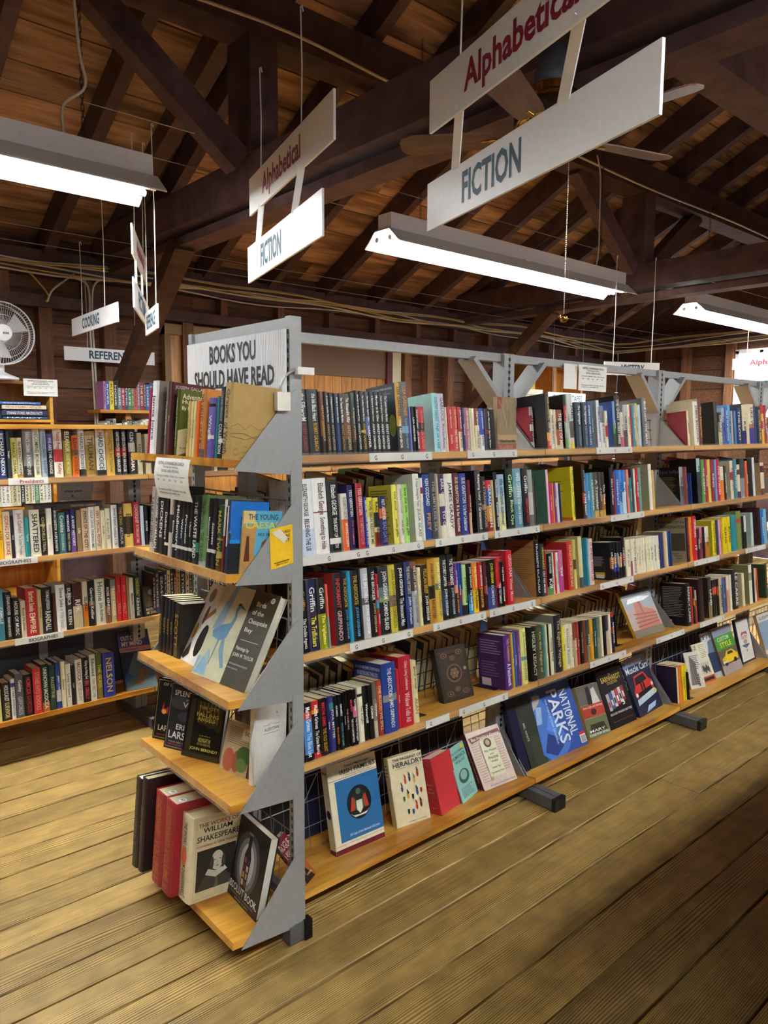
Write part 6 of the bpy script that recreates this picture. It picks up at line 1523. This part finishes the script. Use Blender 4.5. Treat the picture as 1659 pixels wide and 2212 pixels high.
# clip-on reading light
cl = empty('clip_light', label='small white clip-on reading light gripping the top end bracket', cat='lamp'); cl.location = tuple(at(609, 868, 'y', -.006)); o = np.array(cl.location)
MB().box(-.022, .02, -.012, .004, -.024, .026, plain('e4e0d4', .4)).build('clip', cl)
pts = [at(u, v, 'y', -.012)-o for u, v in ((603, 850), (606, 832), (614, 815), (626, 804), (640, 799))]
MB().tube(pts, .003, plain('b8b8b4', .3, .5), 6).build('gooseneck', cl, True)
h0 = at(638, 799, 'y', -.012)-o
MB().box(h0[0], h0[0]+.055, -.018, -.004, h0[2]-.012, h0[2]+.008, plain('e8e6e0', .35)).build('lamp_head', cl)
# things beyond the racks
ct = empty('cassette_sign', (5.1, 2.7, 1.775), label='white CASSETTE TAPES sign behind the middle bay', cat='sign')
MB().box(-.27, .36, 0, .006, 0, .105, WHITE).build('sign_board', ct); MB().text('CASSETTE TAPES', plain('1c5a7a', .5), (-.2, -.001, .022), (1, 0, 0), (0, 0, 1), .5, .06).build('sign_lettering', ct)

for xx in (-.2, .3): MB().tube([(xx, .003, .1), (xx, .003, 2.6-1.775)], .002, WIRE, 4).build('hanging_wire', ct)
bx = empty('storage_box', (5.4, 3.45, 1.535), label='white storage box with a yellow tab beyond the racks', cat='box')
MB().box(-.25, .3, 0, .3, 0, .36, plain('dcd8c8', .5)).build('box_body', bx); MB().box(-.27, .32, -.02, .32, .36, .42, plain('e8e4d6', .5)).build('lid', bx)
MB().box(.18, .33, .1, .104, .42, .53, plain('e8c020', .5)).build('yellow_tab', bx); MB().box(-.2, .2, -.002, 0, .1, .13, plain('8a5a40', .5)).build('printed_band', bx)
tb = empty('stock_table', (5.4, 3.45, 0), label='plain table under the storage box by the back wall', cat='table')
MB().box(-.6, .8, -.15, .3, 1.505, 1.535, MS).build('table_top', tb)
for x in (-.55, .72):
    for y in (-.1, .25): MB().box(x, x+.04, y, y+.04, 0, 1.505, GREYD).build('leg', tb)
cb = empty('pine_cubby', (6.2, 3.6, 1.5), label='amber pine cubby shelf on the back wall right of the brace', cat='shelf')
MB().box(-.45, .55, .0, .28, .74, .77, MA).box(-.45, .55, .26, .28, 0, .74, MA).build('frame', cb)
for x in (-.45, -.05, .5): MB().box(x, x+.05, 0, .26, 0, .74, MA).build('divider', cb)
ws = empty('wall_shelf', (1.1, 3.72, 1.62), label='short pine shelf on the back wall right of the slanting brace', cat='shelf')
MB().box(-.3, .34, -.2, .05, 0, .022, MS).build('board', ws); MB().box(-.1, -.06, -.15, .05, -.07, 0, MS).build('bracket', ws); MB().box(-.3, .34, -.2, .05, -.2, -.18, MS).build('board', ws)
small_books(.83, 1.4, 3.53, 1.643, .18, .22, ['2a3a6a', 'c84a40', '3a62b0', '2a58a0', 'b070a8', '4a7a4a', '3a2a2a', '6a7a8a', 'e0dcb8', 'e8d020', '8a1c24', 'a02030'], 'the pine wall shelf', 'books on the pine wall shelf', .14)
small_books(.83, 1.4, 3.53, 1.441, .1, .14, ['9a9a98', '2a2e30', '8a5a3a', '3a7a7a', 'e0dcc8', '222'], 'the lower pine wall shelf', 'books on the pine wall shelf', .14)
gr = empty('welcome_card', label='green folded card reading Welcome behind the second fiction shelf', cat='card'); gr.matrix_world = facing(at(731, 1040, 'y', .42), .25)
MB().box(0, .13, 0, .002, -.12, .045, plain('9ac46a', .5)).build('card', gr); MB().text('Welcome', plain('3a4a3a', .5), (.022, -.001, .012), (1, 0, 0), (0, 0, 1), .06, .015).build('print', gr)
wc = empty('cream_card', label='cream card with handwriting behind the second fiction shelf', cat='card'); wc.matrix_world = facing(at(908, 1030, 'y', .46), .1)
MB().box(0, .14, 0, .002, -.12, .062, plain('ece8d0', .5)).build('card', wc); MB().text('Willow', plain('7a8a80', .5), (.045, -.001, .04), (1, 0, 0), (0, 0, 1), .05, .012).text('Alice', plain('7a8a80', .5), (.05, -.001, .018), (1, 0, 0), (0, 0, 1), .045, .015).build('print', wc)
# between the biography shelves: a lettered card and a few disc cases on the far shelf
wcd = empty('lettered_card', label='white card lettered Winter scenes behind the second biography row', cat='card'); wcd.matrix_world = facing(at(128, 1100, 'y', YC2+.1), .1, .25)
MB().box(0, .165, 0, .002, -.1, .16, PAPER).build('card', wcd)
m = MB()
for z, x0, x1, t in ((.085, .02, .11, 'Winter scenes'), (.06, .055, .07, '&'), (.033, .03, .14, 'China/Glassware'), (.002, .04, .15, 'Grandmas Attic')): m.text(t, plain('2a2a2e', .6), (x0, -.001, z), (1, 0, 0), (0, 0, 1), x1-x0, .013)
m.build('print', wcd)
fz = BIO[1].o[2]-.024
for k, c in enumerate(['d8c0d0', '3a3a40', 'a8a8b0', '28282c', 'c8b8c0', '1c1c20', '50505a']):
    R = empty('disc_case', label='%s disc case, %s from left behind the second biography row' % (cname(c), ORD[k]), cat='disc case', group='disc cases on the far biography shelf')
    R.matrix_world = Matrix.Translation((at(200, 1100, 'y', YC2+.06)[0]+.024*k, YC2+.045, fz)) @ Matrix.Rotation(-.12, 4, 'Y')
    MB().box(0, .012, 0, .14, 0, .19, plain(c, .25)).build('case', R); MB().box(-.0006, 0, .01, .13, .01, .18, CLEAR).build('sleeve', R)
for k, z in ((0, 'first'), (1, 'second'), (2, 'third')):
    small_books(.40, .98, BIO[k].o[1]+.03, BIO[k].o[2], .19, .235, ['c8bca0', '2a2a2e', '8a2a2e', '3a4a6a', 'e0d8c4', '5a6a4a', '1a1a1c', 'b89a68', '4a2a2a'], 'the %s biography shelf beyond the end display' % z, 'books glimpsed behind the end display', .13)
